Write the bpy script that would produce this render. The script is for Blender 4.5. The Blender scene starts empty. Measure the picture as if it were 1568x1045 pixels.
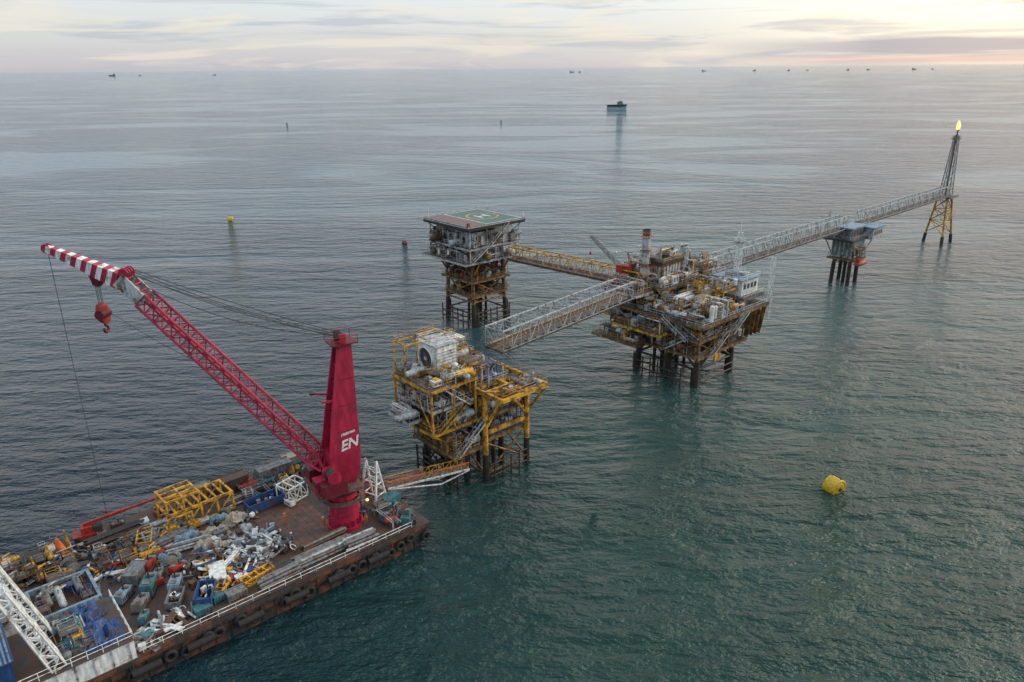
import bpy, math, random
from mathutils import Vector, Matrix
rad=math.radians
sc=bpy.context.scene
sc.view_settings.view_transform='Standard'
sc.view_settings.look='None'
sc.view_settings.exposure=0
COL=sc.collection

# ------------------------------------------------------------------ materials
def nt(m):
    m.use_nodes=True
    return m.node_tree.nodes,m.node_tree.links
def paint(name,col,rough=.55,rust=.25,rustcol=(.10,.04,.018),metal=0,scale=.9,var=.4):
    m=bpy.data.materials.new(name); N,L=nt(m); b=N['Principled BSDF']
    tc=N.new('ShaderNodeTexCoord'); n=N.new('ShaderNodeTexNoise'); n.inputs['Scale'].default_value=scale
    n.inputs['Detail'].default_value=6; n.inputs['Roughness'].default_value=.7
    L.new(tc.outputs['Object'],n.inputs['Vector'])
    r=N.new('ShaderNodeValToRGB'); r.color_ramp.elements[0].position=.62-.3*rust; r.color_ramp.elements[1].position=.72-.22*rust
    r.color_ramp.elements[0].color=(0,0,0,1); r.color_ramp.elements[1].color=(1,1,1,1)
    L.new(n.outputs['Fac'],r.inputs['Fac'])
    mp=N.new('ShaderNodeMapping'); mp.inputs['Scale'].default_value=(1,1,.25)
    L.new(tc.outputs['Object'],mp.inputs['Vector'])
    n2=N.new('ShaderNodeTexNoise'); n2.inputs['Scale'].default_value=scale*2.7; n2.inputs['Detail'].default_value=4
    L.new(mp.outputs['Vector'],n2.inputs['Vector'])
    mr=N.new('ShaderNodeMapRange'); mr.inputs['From Min'].default_value=.3; mr.inputs['From Max'].default_value=.7
    mr.inputs['To Min'].default_value=1-var; mr.inputs['To Max'].default_value=1+var*.5
    L.new(n2.outputs['Fac'],mr.inputs['Value'])
    mul=N.new('ShaderNodeVectorMath'); mul.operation='SCALE'; mul.inputs[0].default_value=col
    L.new(mr.outputs['Result'],mul.inputs['Scale'])
    mx=N.new('ShaderNodeMix'); mx.data_type='RGBA'
    L.new(r.outputs['Color'],mx.inputs['Factor']); L.new(mul.outputs['Vector'],mx.inputs['A']); mx.inputs['B'].default_value=(*rustcol,1)
    L.new(mx.outputs['Result'],b.inputs['Base Color'])
    b.inputs['Roughness'].default_value=rough; b.inputs['Metallic'].default_value=metal
    return m
YEL=paint('yellow_paint',(.72,.37,.022),rust=.58,rustcol=(.15,.065,.025))
OCH=paint('ochre_paint',(.36,.21,.05),rust=.75,rustcol=(.085,.038,.02))
WHT=paint('white_paint',(.74,.75,.74),rust=.3,rustcol=(.28,.2,.15))
LGR=paint('light_grey_paint',(.46,.48,.49),rust=.4)
GRY=paint('grey_steel',(.18,.19,.2),rust=.45)
DRK=paint('dark_steel',(.04,.04,.04),rust=.4,rustcol=(.06,.028,.015))
RUS=paint('rusty_steel',(.12,.055,.028),rust=.5,rustcol=(.045,.024,.015))
PIL=paint('pile_steel',(.045,.03,.024),rust=.5,rustcol=(.02,.015,.012))
CRI=paint('crimson_paint',(.42,.016,.055),rough=.45,rust=.3,rustcol=(.22,.018,.035),var=.4,scale=.5)
DCR=paint('dark_crimson_paint',(.15,.008,.02),rough=.5,rust=.2)
RED=paint('red_paint',(.36,.03,.02),rust=.3)
TEA=paint('teal_paint',(.045,.17,.20),rust=.4)
BLU=paint('blue_paint',(.018,.07,.21),rust=.35)
LBL=paint('light_blue_paint',(.20,.30,.39),rust=.3)
GRN=paint('helideck_green',(.06,.145,.125),rust=.45,rustcol=(.11,.12,.115))
PNK=paint('faded_red_deck',(.20,.10,.09),rust=.4,rustcol=(.13,.11,.11))
ORA=paint('orange_paint',(.70,.16,.02),rust=.1)
TAN=paint('tan_canvas',(.40,.34,.26),rust=.15)
WOD=paint('timber_deck',(.16,.062,.038),rust=.5,rustcol=(.06,.035,.028),scale=.5)
DCK=paint('barge_deck_steel',(.062,.06,.058),rust=.7,rustcol=(.095,.045,.026),scale=.35,rough=.7)
HUL=paint('barge_hull_paint',(.034,.031,.031),rust=.5,rustcol=(.15,.05,.022),scale=.4,rough=.7)
GRT=paint('grating_steel',(.12,.115,.11),rust=.5,rough=.7)
RUB=paint('black_rubber',(.02,.02,.02),rust=.1,rough=.85,rustcol=(.05,.04,.03))
CAB=paint('cable_steel',(.05,.05,.055),rust=.1)
SKI=paint('skin',(.35,.2,.14),rust=0)
def emis(name,col,s):
    m=bpy.data.materials.new(name); N,L=nt(m); b=N['Principled BSDF']
    b.inputs['Emission Color'].default_value=(*col,1); b.inputs['Emission Strength'].default_value=s; b.inputs['Base Color'].default_value=(*col,1)
    return m
FLM=emis('flame',(1,.5,.14),2.2); LMP=emis('lamp_orange',(1,.35,.06),10)

# ------------------------------------------------------------------ mesh builder
def empty(name,loc=(0,0,0),rz=0,parent=None):
    e=bpy.data.objects.new(name,None); COL.objects.link(e); e.location=loc; e.rotation_euler=(0,0,rz); e.parent=parent
    e.empty_display_size=1
    return e
class MB:
    def __init__(s): s.v=[];s.f=[];s.m=[];s.s=[];s.mats=[]
    def mi(s,m):
        if m not in s.mats: s.mats.append(m)
        return s.mats.index(m)
    def add(s,vs,fs,mat,smooth=False):
        o=len(s.v); s.v.extend([tuple(p) for p in vs]); i=s.mi(mat)
        for f in fs: s.f.append([o+a for a in f]); s.m.append(i); s.s.append(smooth)
    def box(s,c,z,mat,rz=0):
        cx,cy,cz=c; a,b,h=z[0]/2,z[1]/2,z[2]/2; ca,sa=math.cos(rz),math.sin(rz); vs=[]
        for dz in(-h,h):
            for dx,dy in((-a,-b),(a,-b),(a,b),(-a,b)): vs.append((cx+dx*ca-dy*sa,cy+dx*sa+dy*ca,cz+dz))
        s.add(vs,[(3,2,1,0),(4,5,6,7),(0,1,5,4),(1,2,6,5),(2,3,7,6),(3,0,4,7)],mat)
    def bx(s,x0,x1,y0,y1,z0,z1,mat): s.box(((x0+x1)/2,(y0+y1)/2,(z0+z1)/2),(x1-x0,y1-y0,z1-z0),mat)
    def basis(s,p,q):
        p=Vector(p);q=Vector(q);d=(q-p)
        if d.length<1e-6: d=Vector((0,0,1))
        d.normalize()
        up=Vector((0,0,1)) if abs(d.z)<.98 else Vector((1,0,0))
        a=d.cross(up).normalized(); b=a.cross(d).normalized(); return p,q,d,a,b
    def beam(s,p,q,w,h,mat):
        p,q,d,a,b=s.basis(p,q); vs=[]
        for o in(p,q):
            for i,j in((-1,-1),(1,-1),(1,1),(-1,1)): vs.append(o+a*i*w/2+b*j*h/2)
        s.add(vs,[(0,1,2,3),(7,6,5,4),(4,5,1,0),(5,6,2,1),(6,7,3,2),(7,4,0,3)],mat)
    def cyl(s,p,q,r,mat,n=8,r2=None,cap=True):
        if r2 is None:r2=r
        p,q,d,a,b=s.basis(p,q); vs=[]
        for o,rr in((p,r),(q,r2)):
            for i in range(n):
                t=2*math.pi*i/n; vs.append(o+a*math.cos(t)*rr+b*math.sin(t)*rr)
        s.add(vs,[(i,(i+1)%n,n+(i+1)%n,n+i) for i in range(n)],mat,n>=8)
        if cap and max(r,r2)>.12:
            s.add(vs[:n],[tuple(range(n))[::-1]],mat); s.add(vs[n:],[tuple(range(n))],mat)
    def path(s,pts,r,mat,n=6):
        for a,b in zip(pts[:-1],pts[1:]): s.cyl(a,b,r,mat,n,cap=False)
    def vessel(s,p,q,r,mat,n=16):
        p,q,d,a,b=s.basis(p,q); s.cyl(p,q,r,mat,n,cap=False)
        s.cyl(p,p-d*r*.3,r,mat,n,r*.72,cap=False); s.cyl(p-d*r*.3,p-d*r*.48,r*.72,mat,n,.13)
        s.cyl(q,q+d*r*.3,r,mat,n,r*.72,cap=False); s.cyl(q+d*r*.3,q+d*r*.48,r*.72,mat,n,.13)
    def torus(s,c,ax,R,r,mat,n=16,k=6):
        c=Vector(c);p,q,d,a,b=s.basis(c,c+Vector(ax)); vs=[];fs=[]
        for i in range(n):
            t=2*math.pi*i/n; e=a*math.cos(t)+b*math.sin(t)
            for j in range(k):
                u=2*math.pi*j/k; vs.append(c+e*(R+r*math.cos(u))+d*r*math.sin(u))
        for i in range(n):
            for j in range(k): fs.append((i*k+j,((i+1)%n)*k+j,((i+1)%n)*k+(j+1)%k,i*k+(j+1)%k))
        s.add(vs,fs,mat,True)
    def rail(s,pts,mat,h=1.1,r=.04,step=1.8,closed=False):
        pts=[Vector(p) for p in pts]
        if closed: pts.append(pts[0])
        for a,b in zip(pts[:-1],pts[1:]):
            for k in(.5,1.0): s.cyl(a+Vector((0,0,h*k)),b+Vector((0,0,h*k)),r,mat,4,cap=False)
            n=max(1,int((b-a).length/step))
            for i in range(n+1):
                p=a.lerp(b,i/n); s.cyl(p,p+Vector((0,0,h)),r*1.1,mat,4,cap=False)
    def deck(s,x0,x1,y0,y1,z,mat=None,edge=None,rail=None,sub=3.0,bh=.55,sides='xXyY'):
        mat=mat or GRT; edge=edge or YEL
        s.bx(x0,x1,y0,y1,z-.1,z,mat)
        e=.012
        for y in(y0,y1): s.bx(x0-.15,x1+.15,y-.15,y+.15,z-bh-.1,z-.1-e,edge)
        for x in(x0,x1): s.bx(x-.14,x+.14,y0+.16,y1-.16,z-bh-.1,z-.1-e,edge)
        n=max(1,int((x1-x0)/sub))
        for i in range(1,n): 
            x=x0+(x1-x0)*i/n; s.bx(x-.1,x+.1,y0+.16,y1-.16,z-bh,z-.1-e,GRY)
        rail=rail or edge; i=.08
        c={'y':[(x0+i,y0+i,z),(x1-i,y0+i,z)],'X':[(x1-i,y0+i,z),(x1-i,y1-i,z)],'Y':[(x1-i,y1-i,z),(x0+i,y1-i,z)],'x':[(x0+i,y1-i,z),(x0+i,y0+i,z)]}
        for k in sides: s.rail(c[k],rail)
    def stair(s,p,q,w,mat,n=None):
        p=Vector(p);q=Vector(q); d=q-p; hd=Vector((d.x,d.y,0)).normalized(); sd=Vector((-hd.y,hd.x,0))*w/2
        for k in(-1,1):
            s.beam(p+sd*k,q+sd*k,.08,.25,mat)
            s.cyl(p+sd*k+Vector((0,0,1)),q+sd*k+Vector((0,0,1)),.035,mat,4)
            for i in range(5):
                a=(p+sd*k).lerp(q+sd*k,i/4); s.cyl(a,a+Vector((0,0,1)),.035,mat,4)
        n=n or max(3,int(abs(d.z)/.3))
        for i in range(n):
            a=p.lerp(q,(i+.5)/n); s.box(a,(.28,w,.04),GRT,math.atan2(hd.y,hd.x))
    def lattice(s,p,q,w0,h0,w1,h1,n,rc,rb,mat,sq=False):
        p=Vector(p);q=Vector(q);p,q,d,a,b=s.basis(p,q); F=[]
        for i in range(n+1):
            t=i/n; o=p.lerp(q,t); w=w0+(w1-w0)*t; h=h0+(h1-h0)*t
            F.append([o+a*w/2*i1+b*h/2*j for i1,j in((-1,-1),(1,-1),(1,1),(-1,1))])
        for k in range(4):
            s.cyl(F[0][k],F[-1][k],rc,mat,6)
        for i in range(n):
            for k in range(4):
                k2=(k+1)%4
                if i%2: s.cyl(F[i][k],F[i+1][k2],rb,mat,5,cap=False)
                else: s.cyl(F[i][k2],F[i+1][k],rb,mat,5,cap=False)
                s.cyl(F[i][k],F[i][k2],rb*.8,mat,5,cap=False)
        for k in range(4): s.cyl(F[n][k],F[n][(k+1)%4],rb,mat,5,cap=False)
    def loft(s,rings,mat):
        n=len(rings[0]); vs=[p for r in rings for p in r]; fs=[]
        for j in range(len(rings)-1):
            for i in range(n): fs.append((j*n+i,j*n+(i+1)%n,(j+1)*n+(i+1)%n,(j+1)*n+i))
        fs.append(tuple(range(n))[::-1]); fs.append(tuple((len(rings)-1)*n+i for i in range(n)))
        s.add(vs,fs,mat)
    def done(s,name,parent=None,loc=(0,0,0),rz=0):
        me=bpy.data.meshes.new(name); me.from_pydata(s.v,[],s.f)
        for m in s.mats: me.materials.append(m)
        me.polygons.foreach_set('material_index',s.m); me.polygons.foreach_set('use_smooth',s.s); me.update()
        o=bpy.data.objects.new(name,me); COL.objects.link(o); o.location=loc; o.rotation_euler=(0,0,rz); o.parent=parent
        return o

def clutter(mb,R,x0,x1,y0,y1,z,h,n,pal):
    for i in range(n):
        k=R.random(); x=R.uniform(x0,x1); y=R.uniform(y0,y1); m=R.choice(pal)
        if k<.16:
            a=R.uniform(.7,2.4);b=R.uniform(.7,1.8);c=R.uniform(.6,min(h*.7,2.4)); x=min(max(x,x0+a/2),x1-a/2); y=min(max(y,y0+b/2),y1-b/2)
            mb.box((x,y,z+.2+c/2),(a,b,c),m); mb.box((x,y,z+.1),(a+.2,b+.2,.2),DRK)
            mb.box((x+.1*a,y,z+.2+c+.12),(a*.5,b*.6,.24),R.choice(pal))
            for q in(-1,1): mb.box((x+q*a*.25,y-b/2-.02,z+.2+c*.55),(a*.3,.05,c*.5),GRY)
        elif k<.32:
            r=R.uniform(.35,min(.95,h*.3)); l=R.uniform(1.8,4.5); ax=R.random()<.5
            dx,dy=((l/2,0) if ax else (0,l/2)); zz=z+r+.5
            x=min(max(x,x0+dx+r*.5),x1-dx-r*.5); y=min(max(y,y0+dy+r*.5),y1-dy-r*.5)
            mb.vessel((x-dx,y-dy,zz),(x+dx,y+dy,zz),r,m)
            for q in(-.6,.6): mb.box((x+dx*q,y+dy*q,z+.3+r*.2),((.2 if ax else r*1.5),(r*1.5 if ax else .2),.6+r*.4),GRY)
            mb.cyl((x,y,zz+r*.8),(x,y,zz+r+.5),.12,m,6); mb.cyl((x,y,zz+r+.5),(x+1,y+.6,zz+r+.5),.1,m,6)
        elif k<.42:
            r=R.uniform(.25,.6); c=R.uniform(h*.5,h*.95); mb.vessel((x,y,z+.5),(x,y,z+c),r,m,12)
            mb.cyl((x,y,z),(x,y,z+.4),r*.7,GRY,8)
        elif k<.86:
            r=R.choice([.06,.08,.1,.14,.18]); l=R.uniform(2,8); zz=z+R.uniform(.4,h); 
            if R.random()<.5: a=(max(x-l/2,x0),y);b=(min(x+l/2,x1),y)
            else: a=(x,max(y-l/2,y0));b=(x,min(y+l/2,y1))
            z2=zz if R.random()<.7 else z+R.uniform(.3,h)
            pts=[(a[0],a[1],z),(a[0],a[1],zz),(b[0],b[1],zz),(b[0],b[1],z2 if R.random()<.3 else z)]
            mb.path(pts,r,m,6)
            if R.random()<.5:
                mb.path([(p[0]+.35,p[1]+.35,p[2]+(.02 if p[2]>z else 0)) for p in pts],r*.8,m,6)
            mx=((a[0]+b[0])/2,(a[1]+b[1])/2,zz); mb.torus((mx[0],mx[1],mx[2]+.4),(0,0,1),.22,.04,R.choice([RED,GRY,m]),8,4); mb.cyl(mx,(mx[0],mx[1],mx[2]+.4),.05,m,5)
        else:
            c=R.uniform(1,h); a=R.uniform(.8,2); 
            for dx,dy in((0,0),(a,0),(a,a),(0,a)): mb.cyl((x+dx-a/2,y+dy-a/2,z),(x+dx-a/2,y+dy-a/2,z+c),.06,m,5)
            mb.box((x,y,z+c),(a+.2,a+.2,.08),GRT); mb.rail([(x-a/2,y-a/2,z+c),(x+a/2,y-a/2,z+c),(x+a/2,y+a/2,z+c),(x-a/2,y+a/2,z+c)],m,h=.9,closed=True)

def jacket(mb,xs,ys,z0,z1,r,mat,bat=0.0,levels=(1.5,7,12),cx=None,cy=None,wet=5.5,rb=.22,matb=None,double=True):
    matb=matb or mat
    cx=sum(xs)/len(xs) if cx is None else cx; cy=sum(ys)/len(ys) if cy is None else cy
    def P(x,y,z):
        k=1+bat*(z1-z)/max(1,(z1-0)); return Vector((cx+(x-cx)*k,cy+(y-cy)*k,z))
    for x in xs:
        for y in ys:
            mb.cyl(P(x,y,z0),P(x,y,wet),r*1.12,PIL,14); mb.cyl(P(x,y,wet),P(x,y,z1),r,mat,14)
            if double:
                mb.cyl(P(x,y,z0)+Vector((r*1.9,r*.6,0)),P(x,y,wet-1)+Vector((r*1.9,r*.6,0)),r*.75,PIL,12)
    for a,b in zip(levels[:-1],levels[1:]):
        for y in ys:
            for x,x2 in zip(xs[:-1],xs[1:]):
                m=PIL if b<=wet+2 else matb
                mb.cyl(P(x,y,a),P(x2,y,b),rb,m,8); mb.cyl(P(x2,y,a),P(x,y,b),rb,m,8); mb.cyl(P(x,y,a),P(x2,y,a),rb,m,8)
        for x in xs:
            for y,y2 in zip(ys[:-1],ys[1:]):
                m=PIL if b<=wet+2 else matb
                mb.cyl(P(x,y,a),P(x,y2,b),rb,m,8); mb.cyl(P(x,y2,a),P(x,y,b),rb,m,8); mb.cyl(P(x,y,a),P(x,y2,a),rb,m,8)

# ------------------------------------------------------------------ world / sky
w=bpy.data.worlds.new("World"); sc.world=w; w.use_nodes=True
N=w.node_tree.nodes; L=w.node_tree.links; N.clear()
out=N.new('ShaderNodeOutputWorld'); bg=N.new('ShaderNodeBackground'); L.new(bg.outputs[0],out.inputs[0])
SUN_AZ=rad(34); SUN_EL=rad(10)
sd=Vector((math.sin(SUN_AZ)*math.cos(SUN_EL),math.cos(SUN_AZ)*math.cos(SUN_EL),math.sin(SUN_EL)))
tc=N.new('ShaderNodeTexCoord'); sep=N.new('ShaderNodeSeparateXYZ'); L.new(tc.outputs['Generated'],sep.inputs[0])
def math_(op,a,b=None,clamp=False):
    n=N.new('ShaderNodeMath'); n.operation=op; n.use_clamp=clamp
    for i,x in enumerate((a,b)):
        if x is None: continue
        if isinstance(x,(int,float)): n.inputs[i].default_value=x
        else: L.new(x,n.inputs[i])
    return n.outputs[0]
def ramp(fac,els):
    r=N.new('ShaderNodeValToRGB'); cr=r.color_ramp
    while len(cr.elements)<len(els): cr.elements.new(.5)
    for e,(p,c) in zip(cr.elements,els): e.position=p; e.color=(*c,1) if len(c)==3 else c
    L.new(fac,r.inputs[0]); return r.outputs[0]
def mix(f,a,b,mode='MIX'):
    n=N.new('ShaderNodeMix'); n.data_type='RGBA'; n.blend_type=mode
    for k,x in(('Factor',f),('A',a),('B',b)):
        if isinstance(x,(int,float)): n.inputs[k].default_value=x
        elif isinstance(x,tuple): n.inputs[k].default_value=(*x,1)
        else: L.new(x,n.inputs[k])
    return n.outputs['Result']
zc=math_('MAXIMUM',sep.outputs[2],0.0)
zs=math_('POWER',zc,.5)
base=ramp(zs,[(0,(.55,.55,.59)),(.07,(.61,.58,.61)),(.14,(.66,.65,.66)),(.20,(.72,.74,.73)),(.27,(.78,.83,.85)),(.35,(.72,.86,.98)),(.50,(.58,.78,.95)),(.66,(.66,.84,1.0)),(1,(.84,.95,1.0))])
dot=N.new('ShaderNodeVectorMath'); dot.operation='DOT_PRODUCT'; L.new(tc.outputs['Generated'],dot.inputs[0]); dot.inputs[1].default_value=sd
dp=math_('MAXIMUM',dot.outputs['Value'],0.0)
g1=math_('MULTIPLY',math_('POWER',dp,34),.34); g2=math_('MULTIPLY',math_('POWER',dp,7),.16)
gv=N.new('ShaderNodeVectorMath'); gv.operation='SCALE'; gv.inputs[0].default_value=(1,.82,.26); L.new(g1,gv.inputs['Scale'])
gw=N.new('ShaderNodeVectorMath'); gw.operation='SCALE'; gw.inputs[0].default_value=(1,.86,.55); L.new(g2,gw.inputs['Scale'])
c1=mix(1.0,base,gv.outputs[0],'ADD'); c1=mix(1.0,c1,gw.outputs[0],'ADD')
mp=N.new('ShaderNodeMapping'); mp.inputs['Scale'].default_value=(1,1,15); L.new(tc.outputs['Generated'],mp.inputs[0])
nz=N.new('ShaderNodeTexNoise'); nz.inputs['Scale'].default_value=3.4; nz.inputs['Detail'].default_value=9; nz.inputs['Roughness'].default_value=.6; nz.inputs['Distortion'].default_value=.7
L.new(mp.outputs[0],nz.inputs[0])
cl=ramp(nz.outputs[0],[(.50,(0,0,0)),(.60,(1,1,1))])
lowz=ramp(sep.outputs[2],[(.09,(1,1,1)),(.20,(.3,.3,.3))])
c2=mix(math_('MULTIPLY',math_('MULTIPLY',cl,.62),lowz),c1,(.50,.55,.62))
nz2=N.new('ShaderNodeTexNoise'); nz2.inputs['Scale'].default_value=5; nz2.inputs['Detail'].default_value=7; nz2.inputs['Distortion'].default_value=.8
mp2=N.new('ShaderNodeMapping'); mp2.inputs['Scale'].default_value=(1,1,10); mp2.inputs['Location'].default_value=(3,1,2); L.new(tc.outputs['Generated'],mp2.inputs[0]); L.new(mp2.outputs[0],nz2.inputs[0])
br=ramp(nz2.outputs[0],[(.49,(0,0,0)),(.60,(1,1,1))])
c2=mix(math_('MULTIPLY',math_('MULTIPLY',br,.5),lowz),c2,(.95,.87,.72))
az=math_('DIVIDE',sep.outputs[0],math_('MAXIMUM',sep.outputs[1],.05))
azm=ramp(az,[(.24,(0,0,0)),(.46,(1,1,1))])
bank=ramp(math_('ADD',sep.outputs[2],math_('MULTIPLY',math_('SUBTRACT',nz2.outputs[0],.5),.024)),[(.008,(0,0,0)),(.012,(1,1,1)),(.024,(1,1,1)),(.031,(0,0,0))])
c3=mix(math_('MULTIPLY',math_('MULTIPLY',azm,bank),.9),c2,(.33,.38,.49))
pinkb=ramp(sep.outputs[2],[(0,(0,0,0)),(.002,(1,1,1)),(.006,(1,1,1)),(.011,(0,0,0))])
c3=mix(math_('MULTIPLY',math_('MULTIPLY',azm,pinkb),.65),c3,(.70,.47,.46))
sky=N.new('ShaderNodeTexSky'); sky.sky_type='NISHITA'; sky.sun_disc=False; sky.sun_elevation=SUN_EL; sky.sun_rotation=SUN_AZ; sky.dust_density=2
ns=N.new('ShaderNodeVectorMath'); ns.operation='SCALE'; ns.inputs['Scale'].default_value=.08; L.new(sky.outputs[0],ns.inputs[0])
c4=mix(.04,c3,ns.outputs[0])
L.new(c4,bg.inputs[0]); bg.inputs[1].default_value=1.0

sl=bpy.data.lights.new('sun','SUN'); sl.energy=2.5; sl.angle=rad(32); sl.color=(1,.83,.62)
so=bpy.data.objects.new('sun',sl); COL.objects.link(so)
a_,e_=rad(74),rad(26); sd2=Vector((math.sin(a_)*math.cos(e_),math.cos(a_)*math.cos(e_),math.sin(e_)))
so.rotation_euler=sd2.to_track_quat('Z','Y').to_euler()

# ------------------------------------------------------------------ water
m=bpy.data.materials.new('sea_water'); N,L=nt(m); b=N['Principled BSDF']
geo=N.new('ShaderNodeNewGeometry')
def nmap(scale,rot=0):
    p=N.new('ShaderNodeMapping'); p.inputs['Scale'].default_value=scale; p.inputs['Rotation'].default_value=(0,0,rot); L.new(geo.outputs['Position'],p.inputs[0]); return p.outputs[0]
def noise(vec,s,d=3,ro=.55,dist=0):
    n=N.new('ShaderNodeTexNoise'); n.inputs['Scale'].default_value=s; n.inputs['Detail'].default_value=d; n.inputs['Roughness'].default_value=ro; n.inputs['Distortion'].default_value=dist
    L.new(vec,n.inputs[0]); return n
sw=noise(nmap((.38,1,1),rad(8)),.17,3,.5,.3)
md=noise(nmap((.5,1,1),rad(-14)),.55,3,.55,.2)
rp=noise(nmap((.7,1,1),rad(25)),2.0,3,.6)
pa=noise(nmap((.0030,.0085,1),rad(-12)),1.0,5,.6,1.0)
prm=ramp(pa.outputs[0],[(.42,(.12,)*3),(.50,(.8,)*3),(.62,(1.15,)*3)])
h=math_('ADD',math_('MULTIPLY',sw.outputs[0],4.6),math_('ADD',math_('MULTIPLY',md.outputs[0],2.1),math_('MULTIPLY',rp.outputs[0],.65)))
prs=math_('ADD',math_('MULTIPLY',prm,.6),.4)
h=math_('MULTIPLY',h,prs)
sub=N.new('ShaderNodeVectorMath'); sub.operation='SUBTRACT'; sub.inputs[1].default_value=(.5,.5,.5); L.new(rp.outputs['Color'],sub.inputs[0])
sc1=N.new('ShaderNodeVectorMath'); sc1.operation='MULTIPLY'; sc1.inputs[1].default_value=(.4,.75,0); L.new(sub.outputs[0],sc1.inputs[0])
sub2=N.new('ShaderNodeVectorMath'); sub2.operation='SUBTRACT'; sub2.inputs[1].default_value=(.5,.5,.5)
fw=noise(nmap((.35,1,1),rad(6)),.09,5,.62,.3); L.new(fw.outputs['Color'],sub2.inputs[0])
sc3=N.new('ShaderNodeVectorMath'); sc3.operation='MULTIPLY'; sc3.inputs[1].default_value=(.14,.45,0); L.new(sub2.outputs[0],sc3.inputs[0])
ad0=N.new('ShaderNodeVectorMath'); ad0.operation='ADD'; L.new(sc1.outputs[0],ad0.inputs[0]); L.new(sc3.outputs[0],ad0.inputs[1])
sc2=N.new('ShaderNodeVectorMath'); sc2.operation='SCALE'; L.new(ad0.outputs[0],sc2.inputs[0]); L.new(prm,sc2.inputs['Scale'])
ad=N.new('ShaderNodeVectorMath'); ad.operation='ADD'; ad.inputs[1].default_value=(0,0,1); L.new(sc2.outputs[0],ad.inputs[0])
no=N.new('ShaderNodeVectorMath'); no.operation='NORMALIZE'; L.new(ad.outputs[0],no.inputs[0])
bp=N.new('ShaderNodeBump'); bp.inputs['Strength'].default_value=1; bp.inputs['Distance'].default_value=1; L.new(h,bp.inputs['Height']); L.new(no.outputs[0],bp.inputs['Normal'])
L.new(bp.outputs[0],b.inputs['Normal'])
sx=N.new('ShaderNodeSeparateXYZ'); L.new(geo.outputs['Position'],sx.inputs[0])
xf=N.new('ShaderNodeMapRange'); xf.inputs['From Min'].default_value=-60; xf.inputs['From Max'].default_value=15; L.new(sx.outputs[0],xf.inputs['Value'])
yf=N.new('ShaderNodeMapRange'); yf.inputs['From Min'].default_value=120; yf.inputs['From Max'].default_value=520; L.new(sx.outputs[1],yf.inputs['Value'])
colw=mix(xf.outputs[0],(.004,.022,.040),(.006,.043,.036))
sheen_mask=ramp(pa.outputs[0],[(.42,(1,1,1)),(.52,(0,0,0))])  # mask for pale horizon sheen painted into the base colour over calm patches
farc=mix(sheen_mask,(.022,.088,.135),(.085,.165,.215))  # reflected sky put into the far base colour: bluer overall, paler in sheen patches
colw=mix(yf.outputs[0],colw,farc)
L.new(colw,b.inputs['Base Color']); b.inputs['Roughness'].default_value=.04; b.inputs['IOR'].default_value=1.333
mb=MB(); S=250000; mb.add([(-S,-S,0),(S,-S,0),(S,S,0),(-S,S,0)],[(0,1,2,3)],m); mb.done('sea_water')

A42=rad(42)
# ------------------------------------------------------------------ truss bridge
def bridge(name,p0,p1,width,height,panel,mat,rustm,cap=True,pipes=3,railm=None,lowm=None):
    railm=railm or mat; lowm=lowm or mat
    p0=Vector(p0);p1=Vector(p1);d=p1-p0; Ln=d.length; ang=math.atan2(d.y,d.x); e=empty(name,p0,ang)
    mb=MB(); W=width/2; n=max(2,round(Ln/panel))
    X=[Ln*i/n for i in range(n+1)]
    for y in(-W,W):
        mb.beam((0,y,0),(Ln,y,0),.28,.4,lowm); mb.beam((0,y,height),(Ln,y,height),.25,.25,mat)
        for i in range(n+1):
            mb.cyl((X[i],y,0),(X[i],y,height),.085,mat,6,cap=False)
            if i<n:
                if i%2: mb.cyl((X[i],y,0),(X[i+1],y,height),.095,mat,6,cap=False)
                else: mb.cyl((X[i],y,height),(X[i+1],y,0),.095,mat,6,cap=False)
    for i in range(n+1):
        mb.cyl((X[i],-W,height),(X[i],W,height),.07,mat,5,cap=False); mb.beam((X[i],-W,-.02),(X[i],W,-.02),.16,.2,lowm)
        if i<n and i%2==0: mb.cyl((X[i],-W,height),(X[i+1],W,height),.05,mat,5,cap=False); mb.cyl((X[i],W,0),(X[i+1],-W,0),.06,lowm,5,cap=False)
    mb.done('truss',e)
    mb=MB(); mb.bx(0,Ln,-W*.7,W*.7,.2,.26,GRT)
    for y in(-W*.35,W*.55): mb.rail([(0,y,.26),(Ln,y,.26)],railm,step=2.2,r=.035)
    mb.done('walkway',e)
    mb=MB()
    for k in range(pipes):
        y=W*.62+k*.28-.2; z=.4+(k%2)*.5; mb.cyl((-.5,y,z),(Ln+.5,y,z),[.14,.1,.18,.08][k%4],[rustm,LGR,RUS,OCH][k%4],8)
    mb.cyl((0,-W*.75,-.35),(Ln,-W*.75,-.35),.15,rustm,8)
    for k in range(2): mb.cyl((-.5,-W-.32-k*.3,.1+k*.4),(Ln+.5,-W-.32-k*.3,.1+k*.4),.14,[RUS,GRY][k],8)
    for i in range(0,n+1,2): mb.box((X[i],-W-.45,-.1),(.15,.8,.12),mat)
    mb.done('pipework',e); return e

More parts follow.
